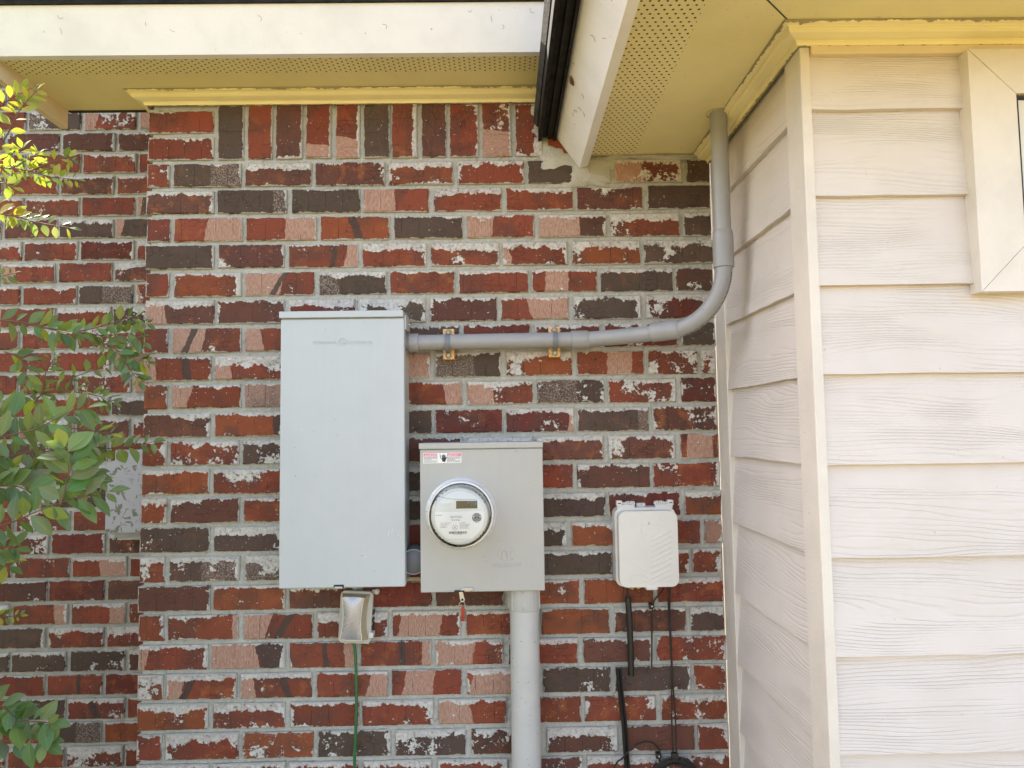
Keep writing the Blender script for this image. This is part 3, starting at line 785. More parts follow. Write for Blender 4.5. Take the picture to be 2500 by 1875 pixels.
# ------------------------------------------------------------------ meter enclosure
soc = thing('meter_enclosure', 'squat beige-grey metal meter enclosure, right of the tall panel', 'meter box', (.95, 0, 1.128))
qx0, qx1, qz0, qz1, qy = .793, 1.119, 1.128, 1.5172, -.120
put(MB().box((qx0+.003, qy+.006, qz0+.003), (qx1-.003, .004, qz1-.003), .003), 'body', MT['panel_side'], soc)
MCX, MCZ = .9015, 1.3315
bm = MB(); bm.box((qx0+.001, qy, qz0), (qx1, qy+.02, qz1-.0175), .0025, 3); put(bm, 'cover', MT['socket'], soc)
put(MB().box((qx0-.0015, qy-.004, qz1-.016), (qx1+.001, .0, qz1), .002), 'rain_lip', MT['socket'], soc)
put(MB().lathe([(.094, qy-.0005), (.092, qy-.004), (.0885, qy-.007), (.0875, qy-.018), (.0855, qy-.0215), (.081, qy-.0215), (.080, qy-.012)], (MCX, MCZ)), 'sealing_ring', MT['ring'], soc)
# latch
p = at(1003, 1275, 1, qy-.004)
mb = MB(); mb.prism([(p.x-.010, p.z-.003), (p.x+.018, p.z-.004), (p.x+.024, p.z), (p.x+.022, p.z+.007), (p.x-.002, p.z+.0065), (p.x-.010, p.z+.001)], (qy-.005, qy-.001), 1, .0008)
la = put(mb, 'latch', MT['steel'], soc)
MB().lathe([(.005, qy-.005), (.0045, qy-.009), (.002, qy-.010)], (p.x+.018, p.z+.002), 16, cap1=True).build('rivet', MT['steel'], la)
mb = MB(); bx = at(985, 1277, 1, qy-.006); mb.box((bx.x-.004, qy-.010, bx.z-.0015), (bx.x+.022, qy+.002, bx.z+.001)); mb.build('lock_slot', MT['dark'], la)
tb = at(999, 1290, 1, qy-.006); mb = MB()
mb.prism([(tb.x-.009, tb.z+.014), (tb.x+.001, tb.z+.014), (tb.x+.006, tb.z-.006), (tb.x+.004, tb.z-.012), (tb.x-.003, tb.z-.012), (tb.x-.006, tb.z-.006)], (qy-.008, qy-.0065), 1)
mb.build('hasp', MT['steel'], la)
MB().lathe([(.0032, qy-.0092), (.0001, qy-.0093)], (tb.x, tb.z-.006), 14).build('hasp_hole', MT['dark'], la)
# embossed maker's mark
p = at(1094, 1197, 1, qy); 
mb = MB(); yy = qy-.0003
arc = lambda r, a0, a1, cx=p.x, cz=p.z, sx=1.15, n=14: [(cx+sx*r*math.cos(math.radians(a0+(a1-a0)*i/n)), yy, cz+r*math.sin(math.radians(a0+(a1-a0)*i/n))) for i in range(n+1)]
mb.tube(arc(.019, -55, 62), .0005, 6); mb.tube(arc(.019, 120, 235), .0006, 6); mb.tube(arc(.0175, 215, 325), .0006, 6)
for dx in (-.0065, .0065):
    mb.tube([(p.x+dx-.005, yy, p.z-.012), (p.x+dx-.005, yy, p.z+.004)]+arc(.0048, 180, 0, p.x+dx, p.z+.004, 1.05)+[(p.x+dx+.005, yy, p.z-.012)], .0008, 6)
put(mb, 'embossed_emblem', MT['socket'], soc)
p = at(1062, 1226, 1, qy); o = puttext('lettering', 'MILBANK', .0165, (p.x, qy-.0001, p.z), MT['socket'], soc, extrude=.0006, bevel=.0002, spacing=1.1)
w = at(1128, 1226, 1, qy).x-p.x; bb = max(v.co.x for v in o.data.vertices)-p.x
for v in o.data.vertices: v.co.x = p.x+(v.co.x-p.x)*w/bb
# warning label
a = at(914, 979, 1, qy); b = at(997, 1000, 1, qy); ly = qy-.0009
lab = put(MB().prism(rrect(a.x, b.z, b.x, a.z, .0015, 3), (ly, qy+.001), 1), 'warning_label', MT['label'], soc)
lw = b.x-a.x; lh = a.z-b.z
def onlab(mb, name, mat): return mb.build(name, mat, lab)
mb = MB(); mb.box((a.x+.0012, ly-.0004, a.z-lh*.33), (a.x+lw*.365, ly+.0002, a.z-.0012)); mb.box((a.x+lw*.635, ly-.0004, a.z-lh*.33), (b.x-.0012, ly+.0002, a.z-.0012)); onlab(mb, 'pink_band', MT['pink'])
for body, f in (('DANGER', .10), ('PELIGRO', .70)):
    text('lettering', body, lh*.27, (a.x+lw*f, ly-.0005, a.z-lh*.285), MT['label'], lab, extrude=.0003, sx=.92 if f < .5 else .80)
mb = MB()
for f in (.045, .655):
    x = a.x+lw*f; z = a.z-lh*.29; mb.add([(x, ly-.0006, z), (x+.0045, ly-.0006, z), (x+.00225, ly-.0006, z+.0045)], [(0, 1, 2)])
onlab(mb, 'alert_triangle', MT['label'])
mb = MB(); rr = random.Random(3)
for f in (.02, .64):
    for i in range(5):
        z = a.z-lh*(.44+.115*i); x = a.x+lw*f; end = x+lw*(.33 if i != 2 else .2)
        while x < end:
            s_ = rr.uniform(.0015, .0045); mb.box((x, ly-.0004, z), (min(x+s_, end), ly+.0001, z+lh*.04)); x += s_+.0008
onlab(mb, 'small_print', MT['ink'])
cx, cz = a.x+lw*.54, a.z-lh*.5; mb = MB(); y_ = ly-.0007
mb.prism([(cx-.0035, cz-.0095), (cx+.0035, cz-.0095), (cx+.006, cz-.003), (cx+.005, cz+.001), (cx-.004, cz+.001), (cx-.005, cz-.003)], (y_, ly), 1)
for k, (dx, h_) in enumerate(((-.0036, .0075), (-.0013, .0095), (.0012, .0092), (.0036, .0072))): mb.box((cx+dx-.0009, y_, cz), (cx+dx+.0009, ly, cz+h_))
mb.prism([(cx+.004, cz-.004), (cx+.0085, cz+.0015), (cx+.0072, cz+.003), (cx+.004, cz)], (y_, ly), 1)
mb.tube(bez([(cx-.011, y_, cz+.009), (cx-.007, y_, cz+.006), (cx-.0095, y_, cz+.002), (cx-.005, y_, cz-.002)], 5), .0006, 5)
onlab(mb, 'hand_pictogram', MT['ink'])
mb = MB()
for f in (.365, .635): mb.box((a.x+lw*f-.0002, ly-.0004, b.z+.001), (a.x+lw*f+.0002, ly, a.z-.001))
onlab(mb, 'divider', MT['ink'])

# ------------------------------------------------------------------ electric meter
met = thing('electric_meter', 'round electric meter with a clear domed cover and digital display', 'electric meter', (MCX, qy, MCZ))
put(MB().lathe([(.079, qy-.006), (.079, qy-.012), (.074, qy-.0135), (.066, qy-.0140), (.066, qy-.0120), (.0001, qy-.0120)], (MCX, MCZ)), 'base', MT['ring'], met)
mb = MB()
for a0, a1 in ((80, 112), (140, 160), (24, 40), (-40, -4), (172, 184), (246, 262)):
    n = 8; vs_ = []; fs = []
    for i in range(n+1):
        t = math.radians(a0+(a1-a0)*i/n)
        for r, y in ((.0755, qy-.0150), (.0798, qy-.0150), (.0798, qy-.021), (.0755, qy-.021)): vs_.append((MCX+r*math.cos(t), y, MCZ+r*math.sin(t)))
    for i in range(n):
        for k in range(4): fs.append((4*i+k, 4*i+4+k, 4*i+4+(k+1) % 4, 4*i+(k+1) % 4))
    mb.add(vs_, fs)
put(mb, 'black_gasket', MT['ink'], met)
FYM, FR = qy-.058, .0712                                   # face plate plane and radius
fz = MCZ
put(MB().lathe([(FR+.0045, qy-.013), (FR+.003, FYM+.008), (FR, FYM), (FR-.005, FYM-.001), (FR-.0065, FYM+.0008), (.0001, FYM+.0008)], (MCX, fz)), 'inner_drum', MT['meter_grey'], met)
mb = MB()
for a0 in list(range(28, 62, 9))+list(range(118, 154, 9))+list(range(208, 244, 9))+list(range(298, 334, 9)):
    t = math.radians(a0); mb.box((-.002, -.0008, -.0012), (.002, .002, .0012), mat=Matrix.Translation((MCX+(FR+.0012)*math.cos(t), FYM+.0022, fz+(FR+.0012)*math.sin(t))) @ Matrix.Rotation(-t-math.pi/2, 4, 'Y'))
put(mb, 'vent_slot', MT['ink'], met)
def onface(x, y, dy=0.):                                   # zoomed photo pixel -> face plane
    return at((1020+x/8.295)*.8848, (1150+y/8.295)*.8848, 1, FYM+dy)
yF = FYM-.0016
q = [onface(x, y, -.0016) for x, y in ((300, 832), (1310, 832))]
pts = []; zt = q[0].z; cR = FR-.0078
for i in range(25):
    a = math.radians(185+(355-185)*i/24); x = MCX+cR*math.cos(a); z = fz+cR*math.sin(a); z = max(z, onface(800, 1368).z); pts.append((x, min(z, zt-.002)))
pts = [(MCX-cR+.001, zt)]+pts+[(MCX+cR-.001, zt)]
plate = put(MB().prism(pts, (yF, FYM+.002), 1, .0006), 'name_plate', MT['meter_face'], met)
up = [(MCX+(cR)*math.cos(math.radians(a)), fz+(cR)*math.sin(math.radians(a))) for a in range(8, 174, 6)]
up = [(x, z) for x, z in up if z > zt+.004]; up = [(up[0][0], zt+.0035)]+up+[(up[-1][0], zt+.0035)]
put(MB().prism(up, (FYM-.0012, FYM+.002), 1, .0005), 'upper_bezel', MT['meter_grey'], met)
ar = [onface(x, y, -.002) for x, y in ((450, 520), (560, 548), (700, 568), (850, 572), (1210, 572))]
put(MB().tube(bez(ar, 4), .0005, 5), 'bezel_line', MT['port'], met)
a = onface(775, 605); b = onface(1208, 755)
lcd = put(MB().box((a.x, FYM-.002, b.z), (b.x, FYM+.001, a.z), .0005), 'display', MT['lcd'], met)
def onlcd(body, x, y, size): text('digits', body, size, Vector((onface(x, y).x, FYM-.0024, onface(x, y).z)), MT['ink'], lcd, extrude=.0002)
mb = MB(); a0 = onface(1042, 618); b0 = onface(1076, 680)
for s_ in (((a0.x, b0.z), (a0.x+.0008, a0.z)), ((b0.x-.0008, b0.z), (b0.x, a0.z)), ((a0.x, a0.z-.0008), (b0.x, a0.z)), ((a0.x, b0.z), (b0.x, b0.z+.0008))):
    mb.box((s_[0][0], FYM-.0026, s_[0][1]), (s_[1][0], FYM-.0018, s_[1][1]))
for x, y in ((1005, 710), (1035, 710)):
    p = onface(x, y); mb.box((p.x-.0016, FYM-.0026, p.z-.0012), (p.x+.0014, FYM-.0018, p.z+.0012))
mb.build('digits', MT['ink'], lcd)
onlcd('kWh', 1100, 655, .0034); onlcd('01', 800, 745, .004); onlcd('Wh', 1150, 705, .003); onlcd('01', 1155, 745, .0034)
o = text('lettering', 'Honeywell', .0105, Vector((onface(350, 700).x, FYM-.0012, onface(350, 695).z)), MT['meter_grey'], met, extrude=.0008, bevel=.0002, sx=.92); o.location = -met.location
for body, x, y, sz, sx_ in (('Honeywell', 360, 905, .0036, 1.0), ('Electric utility Meter kWh', 660, 922, .0027, 1.), ('ENTERGY #  AM12068274', 660, 948, .0027, 1.), ('entergy', 730, 1002, .0046, 1.1),
        ('FM 2S  WattHour Meter', 458, 1062, .0026, 1.), ('AX-TLU   TA 30 V', 458, 1094, .0026, 1.), ('120V-480W L-L', 458, 1122, .0026, 1.), ('240V 480W L-L', 458, 1150, .0026, 1.),
        ('Type A4FR/S', 848, 1056, .0027, 1.), ('240V 3 Wires 60 Hz / 50', 848, 1086, .0026, 1.), ('CAT ON 9252-07826', 848, 1114, .0026, 1.), ('ACPA #  24-10-001', 848, 1140, .0026, 1.), ('CL200  240 volts  Kh1.0', 848, 1164, .0026, 1.),
        ('AM 16-4120718.00260', 705, 1288, .0026, 1.), ('Opti', 1190, 1045, .0032, 1.)):
    text('lettering', body, sz, Vector((onface(x, y, -.0016).x, yF-.0002, onface(x, y, -.0016).z)), MT['ink'], plate, extrude=.00015, sx=sx_)
mb = MB(); p = onface(705, 988, -.0016); mb.tube([(p.x+.0017*math.cos(t*.5), yF-.0002, p.z+.0017*math.sin(t*.5)) for t in range(2, 13)], .00045, 5)
p2 = onface(1175, 1035, -.0016); mb.tube([(p2.x+.0014*math.cos(t*.52), yF-.0002, p2.z+.0014*math.sin(t*.52)) for t in range(13)], .0004, 5)
p3 = onface(752, 1142, -.0016); mb.tube([(p3.x+.0062*math.cos(2*math.pi*t/28), yF-.0001, p3.z+.0062*math.sin(2*math.pi*t/28)) for t in range(28)], .0003, 5, close=True)
for sx_ in (-1, 1): mb.tube([(p3.x-.003*sx_, yF-.0001, p3.z-.003), (p3.x+.003*sx_, yF-.0001, p3.z+.003)], .0004, 5)
mb.build('printed_emblem', MT['ink'], plate)
mb = MB(); a = onface(632, 1225, -.0016); b = onface(996, 1265, -.0016); x = a.x; rr = random.Random(9)
while x < b.x:
    w = rr.choice((.0004, .0004, .0008, .0011)); mb.box((x, yF-.0003, b.z), (min(x+w, b.x), yF+.0002, a.z)); x += w+rr.choice((.0004, .0004, .0007))
mb.build('barcode', MT['ink'], plate)
pc = onface(1195, 945, -.002); mb = MB(); mb.prism([(pc.x+.012*math.cos(math.radians(a)), max(pc.z+.012*math.sin(math.radians(a)), pc.z-.0092)) for a in range(0, 360, 12)], (FYM-.0032, FYM), 1, .0006)
port = put(mb, 'optical_port', MT['port'], met)
mb = MB()
for x in (1168, 1225): p = onface(x, 943, -.003); mb.lathe([(.0021, FYM-.0036), (.0001, FYM-.0037)], (p.x, p.z), 12)
mb.build('sensor_hole', MT['ink'], port)
mb = MB()
for x in (1132, 1262): p = onface(x, 925, -.003); mb.lathe([(.0017, FYM-.0036), (.0001, FYM-.0037)], (p.x, p.z), 12)
mb.build('mount_dot', MT['label'], port)
put(MB().lathe([(.0800, qy-.012), (.0797, qy-.017), (.0790, qy-.022), (.0780, qy-.050), (.0772, qy-.066), (.0740, qy-.0735), (.064, qy-.0770), (.040, qy-.0785), (.0001, qy-.079)], (MCX, MCZ), 80), 'glass_dome', MT['glass'], met)

# ------------------------------------------------------------------ wire seal with red tag
sea = thing('wire_seal', 'red tagged wire seal hanging from the latch of the beige-grey enclosure', 'seal', (tb.x, qy-.008, tb.z-.006))
h = Vector((tb.x, qy-.008, tb.z-.008)); r_ = at(1000, 1338, 1, qy-.008); l_ = [h, h+Vector((-.008, 0, -.008)), h+Vector((-.0095, 0, -.022)), Vector((r_.x-.008, qy-.008, r_.z+.022)), Vector((r_.x+.006, qy-.008, r_.z+.022)), h+Vector((.0075, 0, -.020)), h+Vector((.006, 0, -.007))]
put(MB().tube(bez(l_, 6), .0007, 6, close=True), 'wire_loop', MT['steel'], sea)
q1 = at(993, 1310, 1, qy-.008); q2 = at(1007, 1342, 1, qy-.008)
put(MB().box((q1.x, qy-.011, q2.z+.002), (q2.x, qy-.004, q1.z), .0015), 'clear_barrel', MT['glass'], sea)
put(MB().box((q1.x+.004, qy-.0095, q2.z), (q2.x-.004, qy-.0055, q1.z-.001), .0015, mat=None), 'red_tag', MT['red'], sea)
mb = MB(); mb.box((q2.x-.0035, qy-.0085, q2.z+.006), (q2.x-.0015, qy-.0065, q1.z-.006)); mb.box((q1.x+.002, qy-.0085, q2.z+.004), (q1.x+.0035, qy-.0065, q2.z+.014)); put(mb, 'black_print', MT['ink'], sea)

# ------------------------------------------------------------------ service conduit below the meter enclosure
sv = thing('service_conduit', 'thick pale grey pipe running down from the beige-grey enclosure', 'conduit', (1.064, -.06, 0))
SXx, SYy, SR = 1.0655, -.062, .0392
put(MB().tube([(SXx, SYy, 0), (SXx-.0005, SYy, .6), (SXx, SYy, 1.12)], SR, 40), 'pipe', MT['pvc_light'], sv)
mb = MB(); mb.tube([(SXx, SYy, 1.068), (SXx, SYy, 1.072), (SXx, SYy, 1.126)], [SR+.0012, SR+.0035, SR+.0035], 40)
for a in range(20, 380, 40):
    t = math.radians(a); x, y = SXx+(SR+.0035)*math.cos(t), SYy+(SR+.0035)*math.sin(t); mb.tube([(x, y, 1.071), (x, y, 1.126)], .0018, 6)
cp = put(mb, 'coupling', MT['pvc_light'], sv)
mb = MB()
for z in (1.079, 1.121): mb.lathe([(.0032, SYy-SR-.0035), (.0030, SYy-SR-.0055), (.001, SYy-SR-.006)], (SXx-.004, z), 12, cap1=True)
mb.build('screw', MT['pvc_light'], cp)
rr = random.Random(12); mb = MB()
for i in range(26):
    t = math.radians(rr.uniform(200, 340)); z = rr.uniform(.62, .95); x, y = SXx+(SR+.0002)*math.cos(t), SYy+(SR+.0002)*math.sin(t); r = rr.uniform(.0006, .0016)
    bmx = bmesh.new(); bmesh.ops.create_icosphere(bmx, subdivisions=1, radius=r); mb.bm(bmx, Matrix.Translation((x, y, z)))
put(mb, 'dirt_specks', MT['scuff'], sv)

# ------------------------------------------------------------------ conduit from the panel up into the soffit
cd = thing('panel_conduit', 'slimmer grey conduit from the side of the tall panel bending up into the soffit', 'conduit', (.757, -.062, 1.798))
cy_, CR = -.062, .0212
zc = at(1000, 739, 1, cy_).z
P0 = Vector((.752, cy_, zc)); P1 = Vector((1.235, cy_, zc+.003))
VX, VY = 1.573, -.258                                       # the rising leg
vd = Vector((VX, VY, 0)); hd = (Vector((1.262, cy_, 0))-vd); hd.normalize()
RB = .150; zel = zc+.006
E0 = vd-(-hd)*0+hd*RB; E0.z = zel
elb = []
for i in range(19):
    a = math.pi/2*i/18; p = vd+hd*RB*(1-math.sin(a)); p.z = zel+RB*(1-math.cos(a)); elb.append(p)
put(MB().tube([P0, P1], CR, 28), 'pipe', MT['pvc'], cd)
bend = bez([P1-X*.03, P1+X*.015, E0+hd*.10+Vector((0, .004, -.002)), E0+hd*.02, E0], 8)
put(MB().tube(bend, CR, 28), 'offset_pipe', MT['pvc'], cd)
eb = put(MB().tube(elb, CR, 28), 'elbow', MT['pvc'], cd)
zt_ = elb[-1].z
put(MB().tube([(VX, VY, zt_-.01), (VX, VY, SZ2+.02)], CR, 28), 'riser', MT['pvc'], cd)
def coupling(a, b, r0=CR+.0012, r1=CR+.0042, name='coupling'):
    a, b = Vector(a), Vector(b); d = (b-a)
    return put(MB().tube([a, a+d*.02, a+d*.8, a+d*.93, b], [r0, r1, r1, r1-.0008, r0], 28), name, MT['pvc'], cd)
coupling((1.206, cy_, zc+.002), (1.256, cy_, zc+.003))
coupling(E0+hd*.042, elb[2]+(elb[3]-elb[2])*.5)
coupling((VX, VY, zt_-.003), (VX, VY, zt_+.092))
ad = coupling((.786, cy_, zc), (.757, cy_, zc), name='threaded_adapter')
mb = MB(); mb.lathe([(.0034, cy_-CR-.0042), (.003, cy_-CR-.0052), (.0001, cy_-CR-.0052)], (.766, zc+.008), 14); mb.build('release_dot', MT['pvc'], ad)
# printed line on the elbow: small dark dashes
mb = MB(); rr = random.Random(5)
for i in range(3, 17):
    for s_ in range(2):
        p, q = elb[i], elb[i+1]; t = (q-p); t.normalize(); side = t.cross(Vector((-hd.y, hd.x, 0))*-1).normalized()
        n_ = (CAM-p); n_ -= t*n_.dot(t); n_.normalize(); w_ = t.cross(n_); 
        if w_.x < 0: w_ = -w_
        c_ = (w_*.86+n_*.51).normalized(); p_ = p.lerp(q, .25+.5*s_)+c_*(CR+.0002)
        mb.tube([p_-t*rr.uniform(.001, .0026), p_+t*rr.uniform(.001, .0026)], .0011, 5)
mb.build('printed_marks', MT['ink'], eb)
mb = MB(); mb.lathe([(CR+.0065, 0), (CR+.006, .0015), (CR-.001, .0018)], (0, 0), 24); o = put(mb, 'soffit_hole', MT['dark'], cd); o.data.transform(Matrix.Translation((VX-.003, VY, SZ2-.001)) @ Matrix.Rotation(math.pi/2, 4, 'X'))

# straps on pine blocks
def clamp(xc, zm, label):
    t = thing('pipe_clamp', label, 'pipe clamp', (xc, 0, zm), 'pipe clamps on the horizontal conduit')
    hgt = .0425
    put(MB().box((xc-.0155, -.0345, zm-hgt), (xc+.0155, -.006, zm+hgt), .0015), 'wood_block', MT['pine'], t)
    mb = MB(); n = 16; r = CR+.0012; wd = .0068; prof = []
    prof.append((-.0352, -.034)); prof.append((-.0352, -.026))
    for i in range(n+1):
        a = math.radians(-75+150*i/n); prof.append((cy_-r*math.cos(a), r*math.sin(a)))
    prof.append((-.0352, .026)); prof.append((-.0352, .034))
    for (x0, x1, ex) in ((-wd, wd, 0), (-.0052, -.0028, .0018), (.0028, .0052, .0018)):
        vs_ = []; fs = []
        pp = prof if not ex else prof[2:-2]
        for (y, z) in pp:
            for x in (x0, x1):
                for th in (0, .0022+ex):
                    d = Vector((0, y-cy_, z)).normalized() if 2 <= pp.index((y, z)) < len(pp)-2 or ex else Vector((0, -1, 0))
                    vs_.append((xc+x, y+d.y*th, zm+z+(d.z*th)))
        for i in range(len(pp)-1):
            b = 4*i; fs += [(b+1, b+3, b+7, b+5), (b, b+1, b+5, b+4), (b+3, b+2, b+6, b+7)]
        fs += [(0, 1, 3, 2), tuple(len(vs_)-4+k for k in (0, 1, 3, 2))]
        mb.add(vs_, fs)
    for s_ in (-1, 1): mb.lathe([(.0085, -.0352), (.0085, -.0385), (.0075, -.0392)], (xc, zm+s_*.0325), 20, cap1=True)
    st = put(mb, 'strap', MT['strap'], t)
    for s_ in (-1, 1):
        mb = MB(); mb.lathe([(.0042, -.0392), (.0040, -.0412), (.0018, -.0412), (.0016, -.0402), (.0001, -.0402)], (xc, zm+s_*.0325), 14); put(mb, 'screw', MT['brass'], t)
clamp(at(968.5, 740, 1, -.04).x, zc-.0015, 'grey strap on a pine block, the clamp nearer the tall panel')
clamp(at(1198, 736, 1, -.04).x, zc+.0015, 'grey strap on a pine block, the clamp beside the conduit coupling')

# grey fitting that joins the two metal boxes low down
ft = thing('conduit_fitting', 'rounded grey conduit fitting between the two metal boxes', 'fitting', (.775, -.05, 1.20))
mb = MB(); mb.lathe([(.0001, -.082), (.026, -.080), (.034, -.074), (.037, -.060), (.037, -.02)], (.770, 1.200), 36)
mb.tube([(.745, -.05, 1.200), (.80, -.05, 1.200)], .026, 24)
put(mb, 'body', paint('shade_darkened_grey_metal', (.15, .15, .16), .55), ft)  # grey darkened to stand for the shade between the boxes
put(MB().lathe([(.031, -.0785), (.0325, -.081), (.034, -.0785)], (.770, 1.2), 36), 'cap_rim', MT['panel_side'], ft)

# ------------------------------------------------------------------ outlet with bubble cover
ob = thing('outlet_cover', 'weathered clear bubble cover of an outdoor outlet under the tall panel', 'outlet', (.605, 0, 1.04))
A = at(731, 1281, 1, -.035); B = at(801, 1397, 1, -.035)
TI = Matrix.Translation((.605, 0, 1.04)) @ Matrix.Rotation(math.radians(3.2), 4, 'Y') @ Matrix.Translation((-.605, 0, -1.04))
def oput(mb, name, mat, par=None, **k):
    o = mb.build(name, mat, par or ob, **k); o.data.transform(TI)
    if not par: o.location = -ob.location
    return o
x0, x1, z1, z0 = .561, .649, 1.1145, .9755
oput(MB().prism(rrect(x0+.004, z0+.004, x1-.002, z1-.004, .008), (-.016, .004), 1, .002), 'base', MT['panel_side'])
oput(MB().prism(rrect(x0, z0, x1, z1, .0125), (-.030, -.016), 1, .004, smooth=True), 'cover_frame', MT['frosted'])
def ringstrip(mb, outer, inner, y0, y1):
    n = len(outer); vs_ = [(p[0], y0, p[1]) for p in outer]+[(p[0], y1, p[1]) for p in inner]
    mb.add(vs_, [(i, (i+1) % n, n+(i+1) % n, n+i) for i in range(n)], True)
# hourglass face standing proud, sloped tan walls round it
def hour(k):
    xa, xb, za, zb, pin = x0+.011-k, x1-.018+k, z0+.017-k, z1-.010+k, .0055; pts = []
    for i in range(9): t = i/8; pts.append((xa+pin*math.sin(math.pi*t), za+(zb-za)*t))
    for i in range(1, 8): t = i/8; pts.append((xa+(xb-xa)*t, zb+.0015*math.sin(math.pi*t)))
    for i in range(9): t = i/8; pts.append((xb-pin*math.sin(math.pi*t), zb+(za-zb)*t))
    for i in range(1, 8): t = i/8; pts.append((xb+(xa-xb)*t, za-.0005*math.sin(math.pi*t)))
    return pts
def like(pts, k=.006):
    """outer rounded outline with matching point count"""
    cx, cz = (x0+x1)/2, (z0+z1)/2; out = []
    for (x, z) in pts:
        out.append((max(x0+.006, min(x1-.006, cx+(x-cx)*1.30+.003)), max(z0+.006, min(z1-.006, cz+(z-cz)*1.10))))
    return out
fc = hour(0); mb = MB(); ringstrip(mb, like(fc), fc, -.0305, -.060); oput(mb, 'bubble_wall', paint('tan_bubble', (.42, .35, .22), .35, .08, 20))
mb = MB(); vs_ = []; fs = []; xa, xb, za, zb, pin = x0+.011, x1-.018, z0+.017, z1-.010, .0055
for j in range(17):
    t = j/16; sn = math.sin(math.pi*t)
    for i in range(13):
        q = i/12; vs_.append((xa+pin*sn+(xb-xa-2*pin*sn)*q, -.0600-.0075*math.sin(math.pi*q)**.8*sn**.7, za+(zb-za)*t))
fs = [(j*13+i, j*13+i+1, (j+1)*13+i+1, (j+1)*13+i) for j in range(16) for i in range(12)]
mb.add(vs_, fs, True); oput(mb, 'bubble_face', paint('silvery_face', (.40, .40, .43), .26, .02, 20, metal=.4))
mb = MB(); mb.tube([(p[0], -.0605, p[1]) for p in fc], .0009, 6, close=True); oput(mb, 'bubble_rim', paint('worn_edge', (.72, .68, .58), .4, .02))
mb = MB(); mb.prism([(x1+.006+.0075*math.cos(math.radians(a)), z1-.004+.0075*math.sin(math.radians(a))) for a in range(0, 360, 15)], (-.010, .0), 1, .001); mb.box((x1-.006, -.008, z1-.009), (x1+.004, 0, z1+.001)); tab = oput(mb, 'mounting_tab', MT['panel_side'])
mb = MB(); mb.lathe([(.0045, -.011), (.004, -.0135), (.0001, -.0135)], (x1+.006, z1-.004), 16); oput(mb, 'screw', MT['steel'], tab)
mb = MB(); mb.box((x1-.006, -.034, z0+.016), (x1+.007, -.006, z0+.031), .002); oput(mb, 'latch', MT['white_plastic'])
mb = MB()
for z in (z0+.036, z0+.056, z0+.076): mb.box((x1-.001, -.026, z), (x1+.0035, -.004, z+.010), .001)
oput(mb, 'hinge_knuckle', MT['ink'])

gw = thing('green_cable', 'green cable hanging from the bubble-covered outlet', 'cable', (.605, -.03, .98))
pts = [at(x, y, 1, -.022) for x, y in ((764, 1385), (766, 1400), (769, 1440), (770, 1520), (768, 1590), (766, 1640), (766, 1700))]+[Vector((.598, -.024, .3)), Vector((.60, -.03, -.02))]
put(MB().tube(bez(pts, 6), .0042, 10), 'sheath', MT['green'], gw)

# ------------------------------------------------------------------ white telecom box
te = thing('telecom_box', 'white plastic telecom box with ribbed hinged lid on the right of the brick wall', 'telecom box', (1.40, 0, 1.12))
tx0, tx1, tz0, tz1 = 1.3175, 1.4845, 1.1185, 1.331
put(MB().prism(rrect(tx0, tz0, tx1, tz1, .020), (-.045, .003), 1, .004, smooth=True), 'base', MT['white_plastic'], te)
TL = Matrix.Identity(4)
lid = put(MB().prism(rrect(tx0+.005, tz0+.005, tx1-.003, tz1-.006, .020, 8), (-.080, -.045), 1, .014, smooth=True), 'lid', MT['white_plastic'], te)
mb = MB(); yl = -.0801
def tele(x, y): p = at((1440+x/5.53)*.8848, (1180+y/5.53)*.8848, 1, -.080); return Vector((p.x, yl, p.z))
for i in range(9):
    d = 73*i; a = tele(828, 775+d); b = tele(1095, 640+d)
    mb.tube([a, b], .0015, 8); mb.tube([b, b+Vector((0, 0, -.0045))], .0011, 6)
    a = tele(800, 775+d); b = tele(560, 640+d); mb.tube([a, b], .0003, 5)
mb.build('chevron_ribs', MT['white_plastic'], lid)
mb = MB()
for xs in (565, 595, 628, 690, 940, 965, 1000, 1030, 1070):
    p = tele(xs, 400); q = tele(xs+4, 600 if xs not in (690, 940) else 660); mb.tube([p+Vector((0, .0095, .004)), p+Vector((0, .003, -.004)), p+Vector((0, .0005, -.010)), q], .0007, 5)
for a, b in (((690, 660), (790, 715)), ((940, 660), (830, 722)), ((555, 1235), (690, 1235)), ((690, 1235), (830, 1300)), ((830, 1300), (960, 1235)), ((960, 1235), (1100, 1235)), ((555, 1235), (555, 1330)), ((555, 1330), (1105, 1330)), ((700, 562), (935, 562))):
    mb.tube([tele(*a), tele(*b)], .0006, 5)
mb.build('raised_lines', MT['white_plastic'], lid)
for s_, xc in ((-1, tx0+.032), (1, tx1-.030)):
    mb = MB(); zc_ = tz1+.011
    mb.tube([(xc-.026, -.036, zc_), (xc+.026, -.036, zc_)], .0035, 10)
    e_ = -s_*-1
    mb.box((xc+s_*.018-.0075, -.048, zc_-.006), (xc+s_*.018+.0075, -.028, zc_+.0085), .0015)
    for k in range(5): mb.box((xc-s_*(.002+.0052*k)-.0017, -.046, zc_-.004), (xc-s_*(.002+.0052*k)+.0017, -.030, zc_+.0055+(.0012 if k % 2 else 0)), .0008)
    mb.box((xc-.024, -.044, zc_-.014), (xc+.024, -.034, zc_-.003), .001)
    hg = put(mb, 'hinge', MT['white_plastic'], te)
    mb = MB(); mb.box((xc+s_*.018-.005, -.0486, zc_+.0005), (xc+s_*.018+.004, -.0478, zc_+.003)); mb.build('slot', MT['ink'], hg)
mb = MB(); mb.prism(rrect(1.3855, tz1-.003, 1.4095, tz1+.0085, .002, 3), (-.012, .001), 1, .001); tb_ = put(mb, 'mounting_tab', MT['white_plastic'], te)
